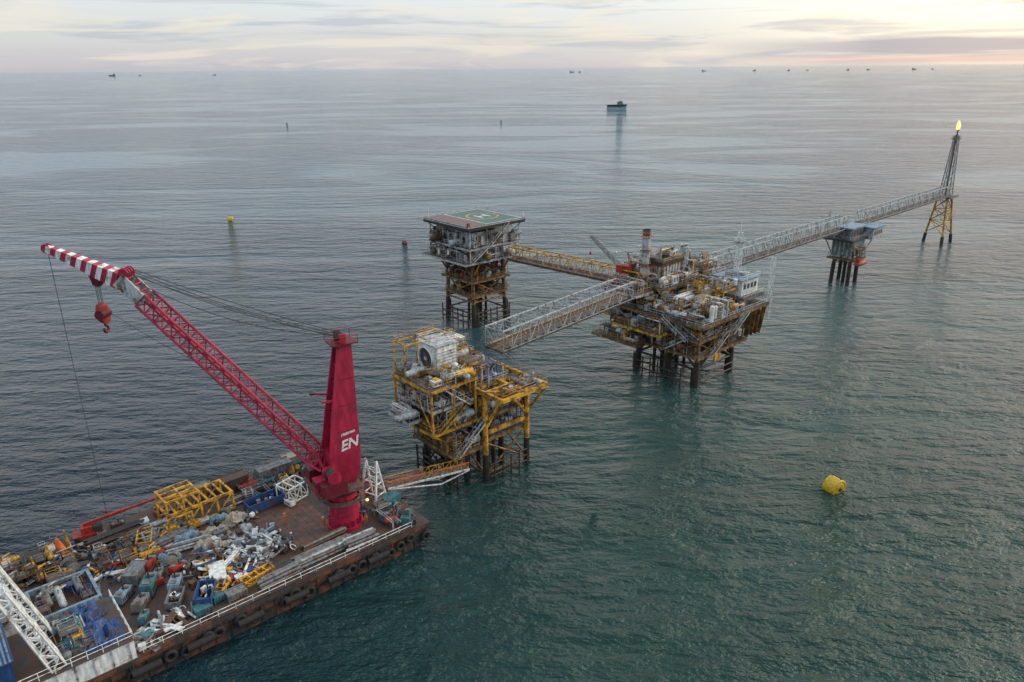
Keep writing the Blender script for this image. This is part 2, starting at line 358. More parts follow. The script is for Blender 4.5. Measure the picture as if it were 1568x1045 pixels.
# ------------------------------------------------------------------ platform A (near)
def platformA():
    O=(-4.85,116.8,0); e=empty('compressor_platform',O,A42); R=random.Random(4)
    mb=MB()
    jacket(mb,[0,10],[0,11.5],-4,16.5,.5,YEL,levels=(1.2,7.5),wet=5.2,rb=.18,matb=OCH,double=False)
    jacket(mb,[-5.5,-1.8],[3.5,10.5],-4,11.5,.42,OCH,levels=(1,5,11),wet=5.5,rb=.16,matb=RUS)
    for x,y in((2.5,3),(4.5,3.2),(6.5,3),(7.8,5),(5,5.4),(3,5.8),(6.4,7.5)): mb.cyl((x,y,-3),(x,y,11.5),.36,RUS,12); mb.cyl((x,y,-3),(x,y,3.5),.42,PIL,12)
    mb.beam((0,0,9.4),(10,0,9.4),.4,.6,YEL); mb.cyl((0,0,10),(4.8,0,16),.26,YEL,10); mb.cyl((10,0,10),(5.2,0,16),.26,YEL,10)
    mb.cyl((10,0,10),(10,5.5,16),.24,YEL,10); mb.cyl((10,11.5,10),(10,6,16),.24,YEL,10)
    for y in(2.2,7,12.5): mb.cyl((-3,y,6.5),(-9.6,y,11.3),.2,YEL,8)
    for z in(1.2,2.4,3.6): mb.cyl((-6.5,-.5,z),(-6.5,12,z),.18,PIL,8); mb.cyl((0,-1.2,z),(9,-1.2,z),.14,PIL,8)
    for y in(0,2,4,6,8,10,12): mb.cyl((-6.5,y,-1),(-6.5,y,5),.18,PIL,8)
    for x in(1,3,5,7,9): mb.cyl((x,-1.2,-1),(x,-1.2,4),.15,PIL,8)
    mb.done('jacket_legs',e)
    mb=MB()
    mb.deck(-7,0,0,12,7.4,edge=OCH,rail=YEL); mb.deck(.4,10,.4,11.5,8,edge=OCH,rail=LGR)
    mb.deck(-10,-.3,1.7,13,12,edge=YEL,rail=YEL); mb.deck(.2,10.6,.3,12,12.6,edge=OCH,rail=LGR)
    mb.deck(-9.4,-.4,2.2,12.6,16,edge=LGR,rail=LGR)
    mb.deck(-10,-.3,1.7,13,20,edge=YEL); mb.deck(.2,8.5,3.2,12.6,17,edge=YEL,rail=LGR,mat=GRY)
    mb.deck(-7.6,-.5,13,16,16,edge=YEL); mb.deck(8.7,12.8,5,9,11.2,edge=GRY,rail=LGR); mb.deck(-12.4,-10.2,5,11,14,edge=LGR,rail=WHT)
    mb.done('decks',e)
    mb=MB()
    zt=17.1
    for a,b_ in(((.1,-4.6),(10.7,-4.6)),((.1,-4.6),(.1,3)),((10.7,-4.6),(10.7,12)),((0,-.1),(10.7,-.1)),((5.4,-4.6),(10.4,-.3)),((5.4,-4.6),(.4,-.3)),((5.4,-4.5),(5.4,3))):
        mb.beam((*a,zt),(*b_,zt),.55,.7,YEL); zt+=.011
    for x in(.1,10.7): mb.cyl((x,-4.4,16.8),(x,-.1,11.2),.25,YEL,10)
    mb.rail([(.1,-4.7,17.5),(10.9,-4.7,17.5),(10.9,3,17.5)],YEL)
    for x in(-9.8,-5.2,-.5):
        for y in(1.9,12.8): mb.beam((x,y,12),(x,y,19.4),.3,.3,YEL)
    for x,x2 in((-9.8,-5.2),(-5.2,-.5)): mb.cyl((x,1.9,12.1),(x2,1.9,19.4),.12,OCH,6); mb.cyl((x2,12.8,12.1),(x,12.8,19.4),.12,YEL,6)
    mb.cyl((-9.8,1.9,12.1),(-9.8,7.3,19.4),.12,YEL,6); mb.cyl((-9.8,12.8,12.1),(-9.8,7.3,19.4),.12,YEL,6)
    for x,y in((-9.6,12.6),(-5,12.6),(-.8,12.6),(-9.6,9.5),(-.8,9.5)): mb.beam((x,y,20),(x,y,25.6),.2,.2,YEL)
    for y in(12.6,9.5): mb.beam((-9.7,y,25.7),(-.7,y,25.7),.2,.25,YEL)
    for x in(-9.6,-5,-.8): mb.beam((x,9.4,25.95),(x,12.7,25.95),.2,.2,YEL)
    mb.rail([(-9.6,9.5,25.9),(-9.6,12.6,25.9),(-.8,12.6,25.9)],YEL,h=.9); mb.cyl((-9.6,12.6,20.2),(-5,12.6,25.5),.07,YEL,6)
    mb.deck(-1.2,1.8,2.5,6,22.4,edge=YEL,bh=.3); mb.deck(-1.2,1.5,6.3,10,24.2,edge=YEL,bh=.3)
    for x in(-1,1.5):
        for y in(2.7,5.8,9.8): mb.beam((x,y,17),(x,y,22.0 if y<6 else 23.8),.16,.16,YEL)
    mb.done('yellow_framework',e)
    mb=MB()
    mb.bx(-6,-1.6,5.2,10.8,20.5,25.6,WHT); mb.bx(-6.2,-1.4,5.0,11.0,25.62,25.8,LGR); mb.bx(-5.8,-1.8,5.4,10.6,20.05,20.48,GRY)
    for i in range(7): mb.bx(-5.6,-2,5.12-.04,5.19,21.2+i*.55,21.4+i*.55,LGR)
    for y in(5.25,10.75):
        for x in(-5.95,-1.65): mb.beam((x,y,20.5),(x,y,25.62),.18,.18,LGR)
    c=Vector((-6,8,23.1)); mb.cyl(c,c+Vector((-.45,0,0)),1.95,WHT,36,cap=False); mb.torus(c+Vector((-.45,0,0)),(1,0,0),1.98,.1,WHT,36,6)
    mb.cyl(c+Vector((-.02,0,0)),c+Vector((-.06,0,0)),1.9,DRK,36)
    for i in range(12):
        t=2*math.pi*i/12; mb.beam(c+Vector((-.3,0,0)),c+Vector((-.3,1.85*math.cos(t),1.85*math.sin(t))),.1,.04,GRY)
    for r in(.6,1.1,1.55): mb.torus(c+Vector((-.32,0,0)),(1,0,0),r,.025,GRY,28,4)
    mb.cyl(c+Vector((-.1,0,0)),c+Vector((-.42,0,0)),.32,LGR,14)
    for y in(5.6,10.4):
        for z in(21.2,25): mb.cyl((-1.6,y,z),(-.9,y,z),.15,LGR,8)
    mb.rail([(-6,5.2,25.8),(-1.6,5.2,25.8),(-1.6,10.8,25.8),(-6,10.8,25.8)],WHT,h=.9,closed=True)
    mb.done('air_cooler',e)
    mb=MB(); pal=[WHT,LGR,LGR,GRY,YEL,OCH,RUS,DRK,LGR,WHT]
    clutter(mb,R,-6.6,-.4,.5,11.6,7.4,4,60,[OCH,RUS,GRY,DRK,LGR,YEL,LGR])
    clutter(mb,R,.6,9.6,.8,11,8,4.2,64,[RUS,GRY,DRK,OCH,RUS,LGR])
    clutter(mb,R,-9.6,-.6,2,12.6,12,3.4,84,pal); clutter(mb,R,-9.2,-.6,2.4,12.2,16,3.4,76,pal); clutter(mb,R,.6,10.2,.6,11.6,12.6,4,96,[OCH,RUS,GRY,DRK,LGR,LGR,YEL,WHT])
    clutter(mb,R,-9.2,-6.4,2.2,12.4,20,1.8,14,[LGR,GRY,YEL,WHT]); clutter(mb,R,-5.8,-.6,2,5,20,2.5,18,[WHT,LGR,GRY,YEL]); clutter(mb,R,.5,8,3.5,12.2,17,3.4,80,[LGR,GRY,BLU,LGR,YEL,RUS,WHT])
    clutter(mb,R,-1.5,4,9,15,20,4.5,34,[WHT,LGR,LGR,YEL,GRY]); clutter(mb,R,-7.3,-.8,13.2,15.8,16,3,20,pal)
    clutter(mb,R,2,10,-3.8,-.6,17.4,1.2,8,[YEL,GRY,LGR]); clutter(mb,R,-12.2,-10.4,5.2,10.8,14,2,8,[WHT,LGR])
    for x in(.5,2,3.5): mb.cyl((x,3,12.6),(x,3,20.6),.16,LGR,8)
    mb.vessel((2,6,19.1),(6.5,6,19.1),.9,BLU); mb.vessel((.9,9.6,19.0),(6,9.6,19.0),.7,LGR)
    mb.bx(-.2,4.6,11.2,15.4,20.3,23.4,LGR); mb.bx(-.4,4.8,11,15.6,23.42,23.55,WHT)
    for i in range(6): mb.bx(.1+i*.75,.55+i*.75,11.12,11.19,20.8,23,GRY)
    mb.done('process_equipment',e)
    mb=MB()
    mb.stair((-9,1.2,12),(-3,1.2,16),.9,YEL); mb.stair((-3,.6,16),(-8,.6,20),.9,LGR); mb.box((-2.6,.9,15.95),(1.4,1.6,.08),GRT); mb.stair((-.8,2,17),(-.8,6.5,20),.8,YEL)
    mb.stair((-6.5,-.6,7.4),(-.8,-.6,12),.9,LGR); mb.stair((11.4,9,3.5),(11.4,4.5,8),.8,GRY)
    mb.stair((8,-.6,12.6),(3,-.6,16.8),.8,YEL)
    mb.done('stairways',e)
platformA()

# ------------------------------------------------------------------ platform B (main)
def platformB():
    O=(42,155.2,0); e=empty('production_platform',O,A42); R=random.Random(11)
    mb=MB()
    jacket(mb,[2.3,16.5],[1.6,10,18.6],-4,15.4,.55,OCH,levels=(7.5,11.5,15.3),wet=6,rb=.2,matb=RUS)
    for y in(1.6,10,18.6): mb.cyl((2.3,y,4),(16.5,y,4),.3,PIL,8); mb.cyl((2.3,y,4),(9.4,y,8),.25,PIL,8); mb.cyl((16.5,y,4),(9.4,y,8),.25,PIL,8)
    for x in(2.3,16.5): mb.cyl((x,1.6,4),(x,18.6,4),.3,PIL,8); mb.cyl((x,1.6,4),(x,5.8,8),.25,PIL,8); mb.cyl((x,10,4),(x,14.3,8),.25,PIL,8)
    for x in(4,7,10,13): 
        for y in(15,12.5): mb.cyl((x,y,-3),(x,y,8),.4,PIL,10)
    for x,y in((16.8,2.2),(2.3,19),(18.4,3),(2.9,2.4),(16.8,19)): mb.cyl((x,y,-2),(x,y,3.6),.95,PIL,16)
    for z in(1.4,3): mb.cyl((-.5,4,z),(-.5,18,z),.2,PIL,8); mb.cyl((4,.2,z),(15,.2,z),.18,PIL,8)
    for k in range(7): mb.cyl((-.5,4+k*2.2,-1),(-.5,4+k*2.2,4.4),.17,PIL,8)
    for y in(2,9,16,23): mb.cyl((17,y,9.5),(25.4,y,15.2),.22,YEL,8)
    for x in(3,10,17,24): mb.cyl((x,19,9.5),(x,26,15.2),.2,OCH,8)
    mb.bx(6.5,8.8,-.2,.1,5.6,7.2,YEL)
    mb.done('jacket_legs',e)
    mb=MB()
    mb.deck(0,20,0,23,8,edge=OCH,rail=OCH); mb.deck(0,24,0,26,12,edge=OCH,rail=LGR); mb.deck(-1.5,26.5,-1.5,27.5,16,edge=OCH,rail=LGR)
    mb.deck(-3,3,16,27,19.9,edge=LGR,rail=YEL); mb.deck(4,19,13.5,27,20.4,edge=OCH,rail=LGR); mb.deck(17.3,26.5,.2,11,18.2,edge=GRY,rail=WHT)
    mb.deck(-4.5,-1.6,8,22,12.6,edge=YEL,rail=YEL); mb.deck(-4.5,-1.6,14,28,8.4,edge=OCH,rail=YEL); mb.deck(0,6,26.2,30,12.6,edge=YEL,rail=YEL)
    mb.deck(11.5,17,2,6,21,edge=YEL,rail=YEL,bh=.3); mb.deck(19.5,26,13,19,22.5,edge=LGR,rail=YEL,bh=.3)
    for x in(11.7,16.8):
        for y in(2.2,5.8): mb.beam((x,y,16),(x,y,20.6),.18,.18,YEL)
    for x in(19.7,25.8):
        for y in(13.2,18.8): mb.beam((x,y,16),(x,y,22.1),.2,.2,LGR)
    mb.done('decks',e)
    mb=MB()
    for x in(0,6,12,18,24):
        for y in(0,26): mb.beam((x,y,8.1),(x,y,15.3),.26,.26,OCH)
    for x,x2 in((0,6),(6,12),(12,18),(18,24)):
        mb.cyl((x,-.03,12.2),(x2,-.03,15.3),.13,OCH,6); mb.cyl((x2,-.03,8.2),(x,-.03,11.4),.13,RUS,6)
    for y,y2 in((0,6.5),(6.5,13),(13,19.5),(19.5,26)):
        mb.beam((0,y2,8.1),(0,y2,15.3),.26,.26,LGR); mb.cyl((0,y,12.2),(0,y2,15.3),.13,LGR,6); mb.cyl((0,y2,8.2),(0,y,11.4),.13,OCH,6)
    for k in range(5):
        mb.beam((24.3,-.5+k*1.6,8.5),(26.3,-.5+k*1.6,15.2),1.1,.12,OCH)
    for k in range(3): mb.beam((18.5+k*1.9,-.6,8.8),(18.5+k*1.9,-1.2,15.2),1.2,.12,OCH)
    mb.done('framework',e)
    mb=MB(); p1=[OCH,RUS,GRY,DRK,LGR,YEL,LGR,LGR]; p2=[LGR,WHT,LGR,GRY,RUS,OCH,TAN,WHT]
    clutter(mb,R,.5,19.5,.5,22.5,8,3.8,160,p1); clutter(mb,R,.5,23.5,.5,25.5,12,3.6,220,p1); clutter(mb,R,-1,17,-1,13,16,4.2,170,p2+[YEL,YEL])
    clutter(mb,R,19.5,26,12,27,16,7.5,90,p2+[YEL]); clutter(mb,R,-1.2,3.6,12,27,16,3.6,34,p1); clutter(mb,R,4.5,18.5,14,26.5,20.4,5.2,110,p2+[YEL,RED])
    clutter(mb,R,-4.2,-1.8,8.5,21.5,12.6,3,16,p1); clutter(mb,R,4,19,14,26.5,16,4,50,p1); clutter(mb,R,-2.7,2.7,16.5,26.5,19.9,2.8,24,p2+[RED]); clutter(mb,R,10,17,2,13,16,7,44,[LGR,WHT,GRY,YEL]); clutter(mb,R,-4.2,-1.8,14.5,27,8.4,3,12,p1)
    clutter(mb,R,8.8,14.8,17.6,21.8,26.2,2.4,16,[LGR,GRY,YEL,WHT]); clutter(mb,R,11.8,16.7,2.3,5.7,21,2,9,p2); clutter(mb,R,19.8,25.7,13.3,18.7,22.5,2.6,16,p2+[RED])
    for (x,y,l,r,mm) in((4,9.5,5,1.35,WHT),(8.5,6.5,5.2,1.25,TAN),(4,4.5,4.5,.9,LGR),(12.8,9,3,1.2,WHT)):
        mb.vessel((x,y,18.6),(x+l,y,18.6),r,mm,22)
        for q in(.25,.75): mb.box((x+l*q,y,17),(.3,r*1.6,2),GRY)
        mb.rail([(x,y-r*.4,18.6+r),(x+l,y-r*.4,18.6+r)],YEL,h=1)
    mb.done('process_equipment',e)
    mb=MB()
    sx,sy=5.2,20.3; mb.cyl((sx,sy,16),(sx,sy,24.5),1.15,LGR,20)
    for i,(z0,z1,mm) in enumerate(((24.5,25.4,PNK),(25.4,28.3,LGR),(28.3,28.9,PNK),(28.9,32.2,LGR),(32.2,32.9,RED),(32.9,33.6,GRY))): mb.cyl((sx,sy,z0),(sx,sy,z1),.95,mm,20,cap=False)
    mb.torus((sx,sy,33.6),(0,0,1),.95,.1,DRK,20); mb.cyl((sx,sy,33.4),(sx,sy,33.45),.9,DRK,20)
    for z in(24.6,28.5,32): mb.torus((sx,sy,z),(0,0,1),1.4,.06,YEL,16,4); mb.torus((sx,sy,z+1),(0,0,1),1.4,.05,YEL,16,4); mb.cyl((sx,sy,z-.05),(sx,sy,z),1.45,GRT,16)
    mb.cyl((sx+2.2,sy+1,16),(sx+2.2,sy+1,27.5),.5,LGR,12)
    mb.done('exhaust_stack',e)
    mb=MB()
    mb.bx(7.8,15.5,17,22.5,21.2,25.2,OCH); mb.bx(7.5,15.8,16.7,22.8,25.22,25.6,DRK); mb.bx(8.4,15,17.4,22,25.62,26.2,GRY)
    for i in range(6): mb.bx(8.3+i*1.15,9.1+i*1.15,16.93,16.99,21.8,24.5,LGR)
    for i in range(4): mb.bx(7.73,7.79,17.5+i*1.2,18.4+i*1.2,21.8,24.5,LGR)
    for x in(16.4,17.4): mb.vessel((x,17,21.5),(x,17,28),.45,LGR,12)
    mb.rail([(7.5,16.7,25.6),(15.8,16.7,25.6),(15.8,22.8,25.6),(7.5,22.8,25.6)],YEL,closed=True)
    mb.bx(18,21,20,24.5,20.4,25.2,LGR); mb.bx(17.8,21.2,19.8,24.7,25.22,25.4,GRY)
    for x in (17.9,19.1,20.3): mb.vessel((x,18.2,20.5),(x,18.2,26.5),.4,[WHT,LGR,TAN][int(x)%3],12)
    for x in(22.5,24): mb.cyl((x,22,16),(x,22,27),.55,LGR,14); mb.torus((x,22,25),(0,0,1),.95,.06,YEL,14,4); mb.cyl((x,22,23.9),(x,22,24),1.0,GRT,14)
    mb.done('turbine_module',e)
    mb=MB()
    mb.bx(18.4,25.6,1.6,9.5,18.3,22,WHT); mb.bx(18.1,25.9,1.3,9.8,22.02,22.3,LBL)
    for i in range(4): mb.bx(19.2+i*1.55,20.1+i*1.55,1.52,1.59,19.9,21.1,DRK)
    for i in range(4): mb.bx(18.32,18.39,3+i*1.6,3.9+i*1.6,19.9,21.1,DRK)
    mb.bx(18.3,18.38,8.6,9.4,18.4,20.4,GRY)
    mb.bx(19.4,21.4,5,7,22.32,23.3,GRY); mb.bx(22,24,3,5,22.32,23.1,LGR); mb.rail([(18.1,1.3,22.3),(25.9,1.3,22.3),(25.9,9.8,22.3),(18.1,9.8,22.3)],WHT,closed=True)
    mb.lattice((27.2,8.5,16),(27.2,8.5,31.5),1.5,1.5,1.0,1.0,12,.09,.06,WHT); mb.cyl((27.2,8.5,31.5),(27.2,8.5,34),.06,WHT,5)
    mb.box((27.2,8.5,29),(2.2,2.2,.08),GRT); mb.rail([(26.1,7.4,29),(28.3,7.4,29),(28.3,9.6,29),(26.1,9.6,29)],WHT,closed=True)
    mb.lattice((26.6,-1.2,12),(26.6,-1.2,27),1.0,1.0,.8,.8,10,.07,.05,WHT)
    mb.lattice((20,13,16),(20,13,27),1.0,1.0,.8,.8,8,.07,.05,YEL)
    for x in(2,11,16): mb.cyl((x,26.8,20),(x,26.8,27.5),.06,LGR,5); mb.box((x,26.8,27.6),(.5,.3,.25),WHT)
    mb.done('control_room',e)
    mb=MB()
    mb.stair((-2.1,2,12),(-2.1,9,16),.9,LGR); mb.stair((4,-1.0,8),(10,-1.0,12),.9,LGR); mb.stair((10,-2.1,12),(16,-2.1,16),.9,LGR); mb.stair((-1.4,9,8),(-1.4,3,12),.9,LGR); mb.stair((3.8,10,16),(3.8,15,20.4),.9,YEL)
    mb.done('stairways',e)
platformB()
def pedcrane():
    e=empty('pedestal_crane',(28.0,177.3,19.9),rad(152)); mb=MB()
    mb.cyl((0,0,0),(0,0,2.2),.9,LGR,16); mb.cyl((0,0,2.2),(0,0,2.7),1.4,RED,18); mb.bx(-2.2,1.2,-1.1,1.1,2.72,4.2,RED); mb.bx(.1,1.5,1.15,2.2,2.72,4.6,RED); mb.bx(1.48,1.54,1.25,2.1,3.4,4.4,DRK)
    mb.bx(-2.6,-1.8,-1,1,4.22,5.0,DCR)
    mb.lattice((1.0,0,3.6),(9.2,0,10.6),1.0,.9,.5,.5,12,.07,.045,GRY)
    mb.beam((-1.4,.6,4.2),(-.6,.2,7.4),.15,.15,RED); mb.beam((-1.4,-.6,4.2),(-.6,-.2,7.4),.15,.15,RED); mb.cyl((-.6,0,7.4),(9.1,0,10.8),.035,CAB,4)
    mb.cyl((9.2,0,10.5),(9.2,0,6.6),.03,CAB,4); mb.box((9.2,0,6.3),(.4,.3,.7),RED); mb.done('crane_body',e)
pedcrane()

# ------------------------------------------------------------------ platform C
def platformC():
    e=empty('living_quarters_platform',(-10.5,210,0),A42); R=random.Random(21)
    mb=MB(); jacket(mb,[-5.5,5.5],[-5.5,5.5],-4,19.5,.55,OCH,bat=.12,levels=(7,13,19.3),wet=6.5,rb=.25,matb=OCH)
    for k in(-5.9,5.9): mb.cyl((k,-5.9,3.5),(k,5.9,3.5),.25,PIL,8); mb.cyl((-5.9,k,3.5),(5.9,k,3.5),.25,PIL,8)
    for x,y in((-2,-2),(0,-2),(2,-2),(-2,1),(1,1)): mb.cyl((x,y,-2),(x,y,12),.4,PIL,10)
    for s_ in(-1,1):
        for t in(-5.5,5.5): mb.cyl((t,s_*5.5,14),(t,s_*9,19.4),.25,YEL,8); mb.cyl((s_*5.5,t,14),(s_*9,t,19.4),.25,OCH,8)
    for z in(1.5,3.2): mb.cyl((-8,-6,z),(-8,6,z),.2,PIL,8); mb.cyl((-6,-8,z),(6,-8,z),.2,PIL,8)
    for k in range(6): mb.cyl((-8,-6+2.4*k,-1),(-8,-6+2.4*k,5),.18,PIL,8); mb.cyl((-6+2.4*k,-8,-1),(-6+2.4*k,-8,5),.18,PIL,8)
    mb.done('jacket_legs',e)
    mb=MB(); mb.deck(-6.5,6.5,-6.5,6.5,9,edge=OCH,rail=OCH); mb.deck(-7,7,-7,7,13.5,edge=OCH,rail=YEL); mb.deck(-11,9.4,-9.4,10.6,19.8,edge=LGR,rail=LGR); mb.deck(-9.6,9.2,-9.2,9.2,23.8,edge=LGR,rail=WHT)
    for x in(-9,-3,3,9):
        for y in(-9,9): mb.beam((x,y,19.8),(x,y,29.2),.25,.25,LGR)
    for y in(-3,3):
        for x in(-9,9): mb.beam((x,y,19.8),(x,y,29.2),.25,.25,LGR)
    mb.done('decks',e)
    mb=MB()
    mb.bx(-6.5,7.5,-7.4,7.5,19.82,23.2,WHT); mb.bx(-7.5,1,-7.8,7.8,23.82,27.6,LGR); mb.bx(1.6,8,-7.2,7.8,23.82,28.4,WHT)
    for z,xs in((21,(-5,-2.5,0,2.5,5)),(25.4,(-6,-4,-2))):
        yy=-7.4 if z<22 else -7.8
        for x in xs: mb.bx(x,x+.9,yy-.05,yy-.01,z,z+1,DRK)
    for y in(-5,-2,1,4): mb.bx(-6.56,-6.51,y,y+1,21,22,DRK); mb.bx(-7.56,-7.51,y,y+1,25.2,26.2,DRK)
    mb.bx(-8.8,-7.9,-6,-2,19.85,22,GRY); mb.bx(3,5.5,-8.8,-7.5,23.85,26,LGR)
    mb.bx(-3.4,-2.5,-7.46,-7.41,19.9,21.95,GRY)
    clutter(mb,R,-6,6,-6,6,9,4,60,[OCH,RUS,GRY,DRK,YEL]); clutter(mb,R,-6.6,6.6,-6.6,6.6,13.5,5.3,90,[OCH,RUS,GRY,LGR,DRK,RED])
    clutter(mb,R,-10.4,-7,-9,10,19.8,3.4,30,[LGR,WHT,GRY,RUS]); clutter(mb,R,-7,9,-9,-7.8,19.8,3.4,22,[LGR,WHT,GRY,OCH]); clutter(mb,R,-9,8.8,-9,-8,23.8,4.4,24,[LGR,WHT,GRY,RUS]); clutter(mb,R,-9.2,-7.8,-8,8.8,23.8,4.4,24,[LGR,GRY,RUS])
    mb.done('accommodation_modules',e)
    mb=MB(); zt=30
    mb.bx(-10.4,10.2,-10.2,10.2,zt-.35,zt,GRY)
    mb.bx(-3.6,9.6,-9.6,9.6,zt+.004,zt+.01,GRN); mb.bx(-9.9,-3.9,-9.6,9.6,zt+.004,zt+.01,PNK)
    for i in range(-4,5): mb.beam((i*2.4,-10.2,zt-.8),(i*2.4,10.2,zt-.8),.2,.7,LGR)
    for y in(-10.2,10.2): mb.beam((-10.4,y,zt-.75),(10.2,y,zt-.75),.3,.8,DRK)
    for x in(-10.4,10.2): mb.beam((x,-10,zt-.75),(x,10,zt-.75),.3,.8,DRK)
    vs=[];fs=[];n=48
    for i in range(n):
        t=2*math.pi*i/n
        for r in(4.2,4.9): vs.append((3+r*math.cos(t),r*math.sin(t),zt+.016))
    for i in range(n): j=(i+1)%n; fs.append((2*i,2*i+1,2*j+1,2*j))
    mb.add(vs,fs,YEL)
    for x0,x1,y0,y1 in((1.2,1.8,-2,2),(4.2,4.8,-2,2),(1.8,4.2,-.3,.3)): mb.bx(x0,x1,y0,y1,zt+.012,zt+.018,WHT)
    for x0,x1,y0,y1 in((-3.6,9.6,-9.6,-9.3),(-3.6,9.6,9.3,9.6),(9.3,9.6,-9.3,9.3),(-3.6,-3.3,-9.3,9.3)): mb.bx(x0,x1,y0,y1,zt+.012,zt+.017,WHT)
    for i in range(15):
        t=-10+20*i/14
        for a in(((t,-10.3,zt-.2),(t,-11.7,zt+.05)),((t,10.3,zt-.2),(t,11.7,zt+.05)),((-10.5,t,zt-.2),(-11.9,t,zt+.05)),((10.3,t,zt-.2),(11.7,t,zt+.05))): mb.cyl(*a,.05,LGR,5)
    P=[(-11.9,-11.7,zt+.05),(11.7,-11.7,zt+.05),(11.7,11.7,zt+.05),(-11.9,11.7,zt+.05)]
    for i in range(4): 
        for k in(1,.955): mb.cyl([c*k if j<2 else c for j,c in enumerate(P[i])],[c*k if j<2 else c for j,c in enumerate(P[(i+1)%4])],.05,LGR,5)
    for x,y in((-10,-10),(9.8,-10),(9.8,9.8),(-10,9.8)): mb.beam((x*.6,y*.6,24),(x*.97,y*.97,zt-1),.25,.25,LGR)
    mb.cyl((-9,9.5,zt),(-9,9.5,zt+3),.06,WHT,5); mb.cyl((9.9,-9.9,zt-2),(9.9,-9.9,zt+1.3),.08,WHT,5); mb.bx(-10.2,-9.5,-9.8,-9.2,zt,zt+1,RED)
    mb.done('helideck',e)
    mb=MB(); mb.stair((-9.8,-10.2,19.8),(-3.5,-10.2,23.8),.9,LGR); mb.stair((-3,-10.2,23.8),(4,-10.2,29.6),.9,LGR); mb.stair((7.4,-6,9),(7.4,-1,13.5),.9,YEL); mb.stair((7.4,-1,13.5),(7.4,6,19.8),.9,YEL)
    mb.done('stairways',e)
platformC()

# ------------------------------------------------------------------ platform D and flare
def platformD():
    e=empty('bridge_support_platform',(113.9,245.5,0),A42); R=random.Random(3)
    mb=MB(); jacket(mb,[-2.6,2.6],[-2.6,2.6],-4,14.5,.6,OCH,bat=.1,levels=(7.5,14),wet=7,rb=.22,matb=RUS)
    mb.cyl((0,0,-2),(0,0,12),.6,PIL,12)
    mb.bx(-4.2,4.2,-3.6,3.6,9.2,15.3,LGR)
    for i in range(5): mb.bx(-4.28,-4.21,-3+i*1.4,-2.2+i*1.4,9.8,14.6,GRY)
    mb.done('jacket_legs',e)
    mb=MB(); mb.deck(-4.5,4.5,-4.5,4.5,9,edge=OCH); mb.deck(-9.5,8.5,-5.5,4.8,16.4,edge=DRK,rail=LGR)
    for s_ in(-1,1): mb.cyl((s_*3,-4,10),(s_*8,-5,15.8),.2,LGR,8); mb.cyl((s_*3,4,10),(s_*8,4.4,15.8),.2,LGR,8)
    mb.bx(-9,0,-4.2,-.4,16.5,20.0,GRY); mb.bx(-9.9,.9,-5.2,.5,20.02,20.5,LBL)
    mb.bx(1.6,9.2,-7,-1.4,15.4,19.0,LGR); mb.bx(1.1,9.7,-7.5,-.9,19.02,19.5,LBL)
    for i in range(4): mb.bx(2.4+i*1.7,3.3+i*1.7,-7.06,-7.01,16.8,18.1,DRK)
    for i in range(4): mb.bx(-8.4+i*2,-7.4+i*2,-4.26,-4.21,17.4,19,DRK)
    clutter(mb,R,-8.5,8,.5,4.4,16.4,3.6,30,[LGR,GRY,YEL,RUS]); clutter(mb,R,-4,4,-4.4,-3.7,9,4,14,[OCH,RUS,LGR])
    mb.lattice((-9.2,3.5,16.4),(-9.2,3.5,25),.7,.7,.4,.4,8,.05,.03,LGR)
    mb.done('decks',e)
    e2=empty('lifeboat',(115.6,238.3,7.7),A42); mb=MB()
    rings=[]
    for x,w,hh in((-3.2,.3,.5),(-2.8,1.0,1.2),(-1.5,1.35,1.6),(1.2,1.35,1.6),(2.6,.9,1.2),(3.2,.25,.5)): rings.append([(x,w*math.cos(t),hh*.5+hh*.6*math.sin(t)) for t in [2*math.pi*k/14 for k in range(14)]])
    mb.loft(rings,RED); mb.bx(-2.4,-1.2,-.5,.5,1.5,2.3,RED); mb.bx(-2.8,2.6,-1.4,1.4,.42,.55,DCR)
    for x in(-2,2): mb.cyl((x,0,1.6),(x,0,5.6),.06,CAB,5); mb.beam((x,0,5.6),(x,3.8,5.2),.2,.25,YEL)
    mb.done('hull_and_davits',e2)
platformD()
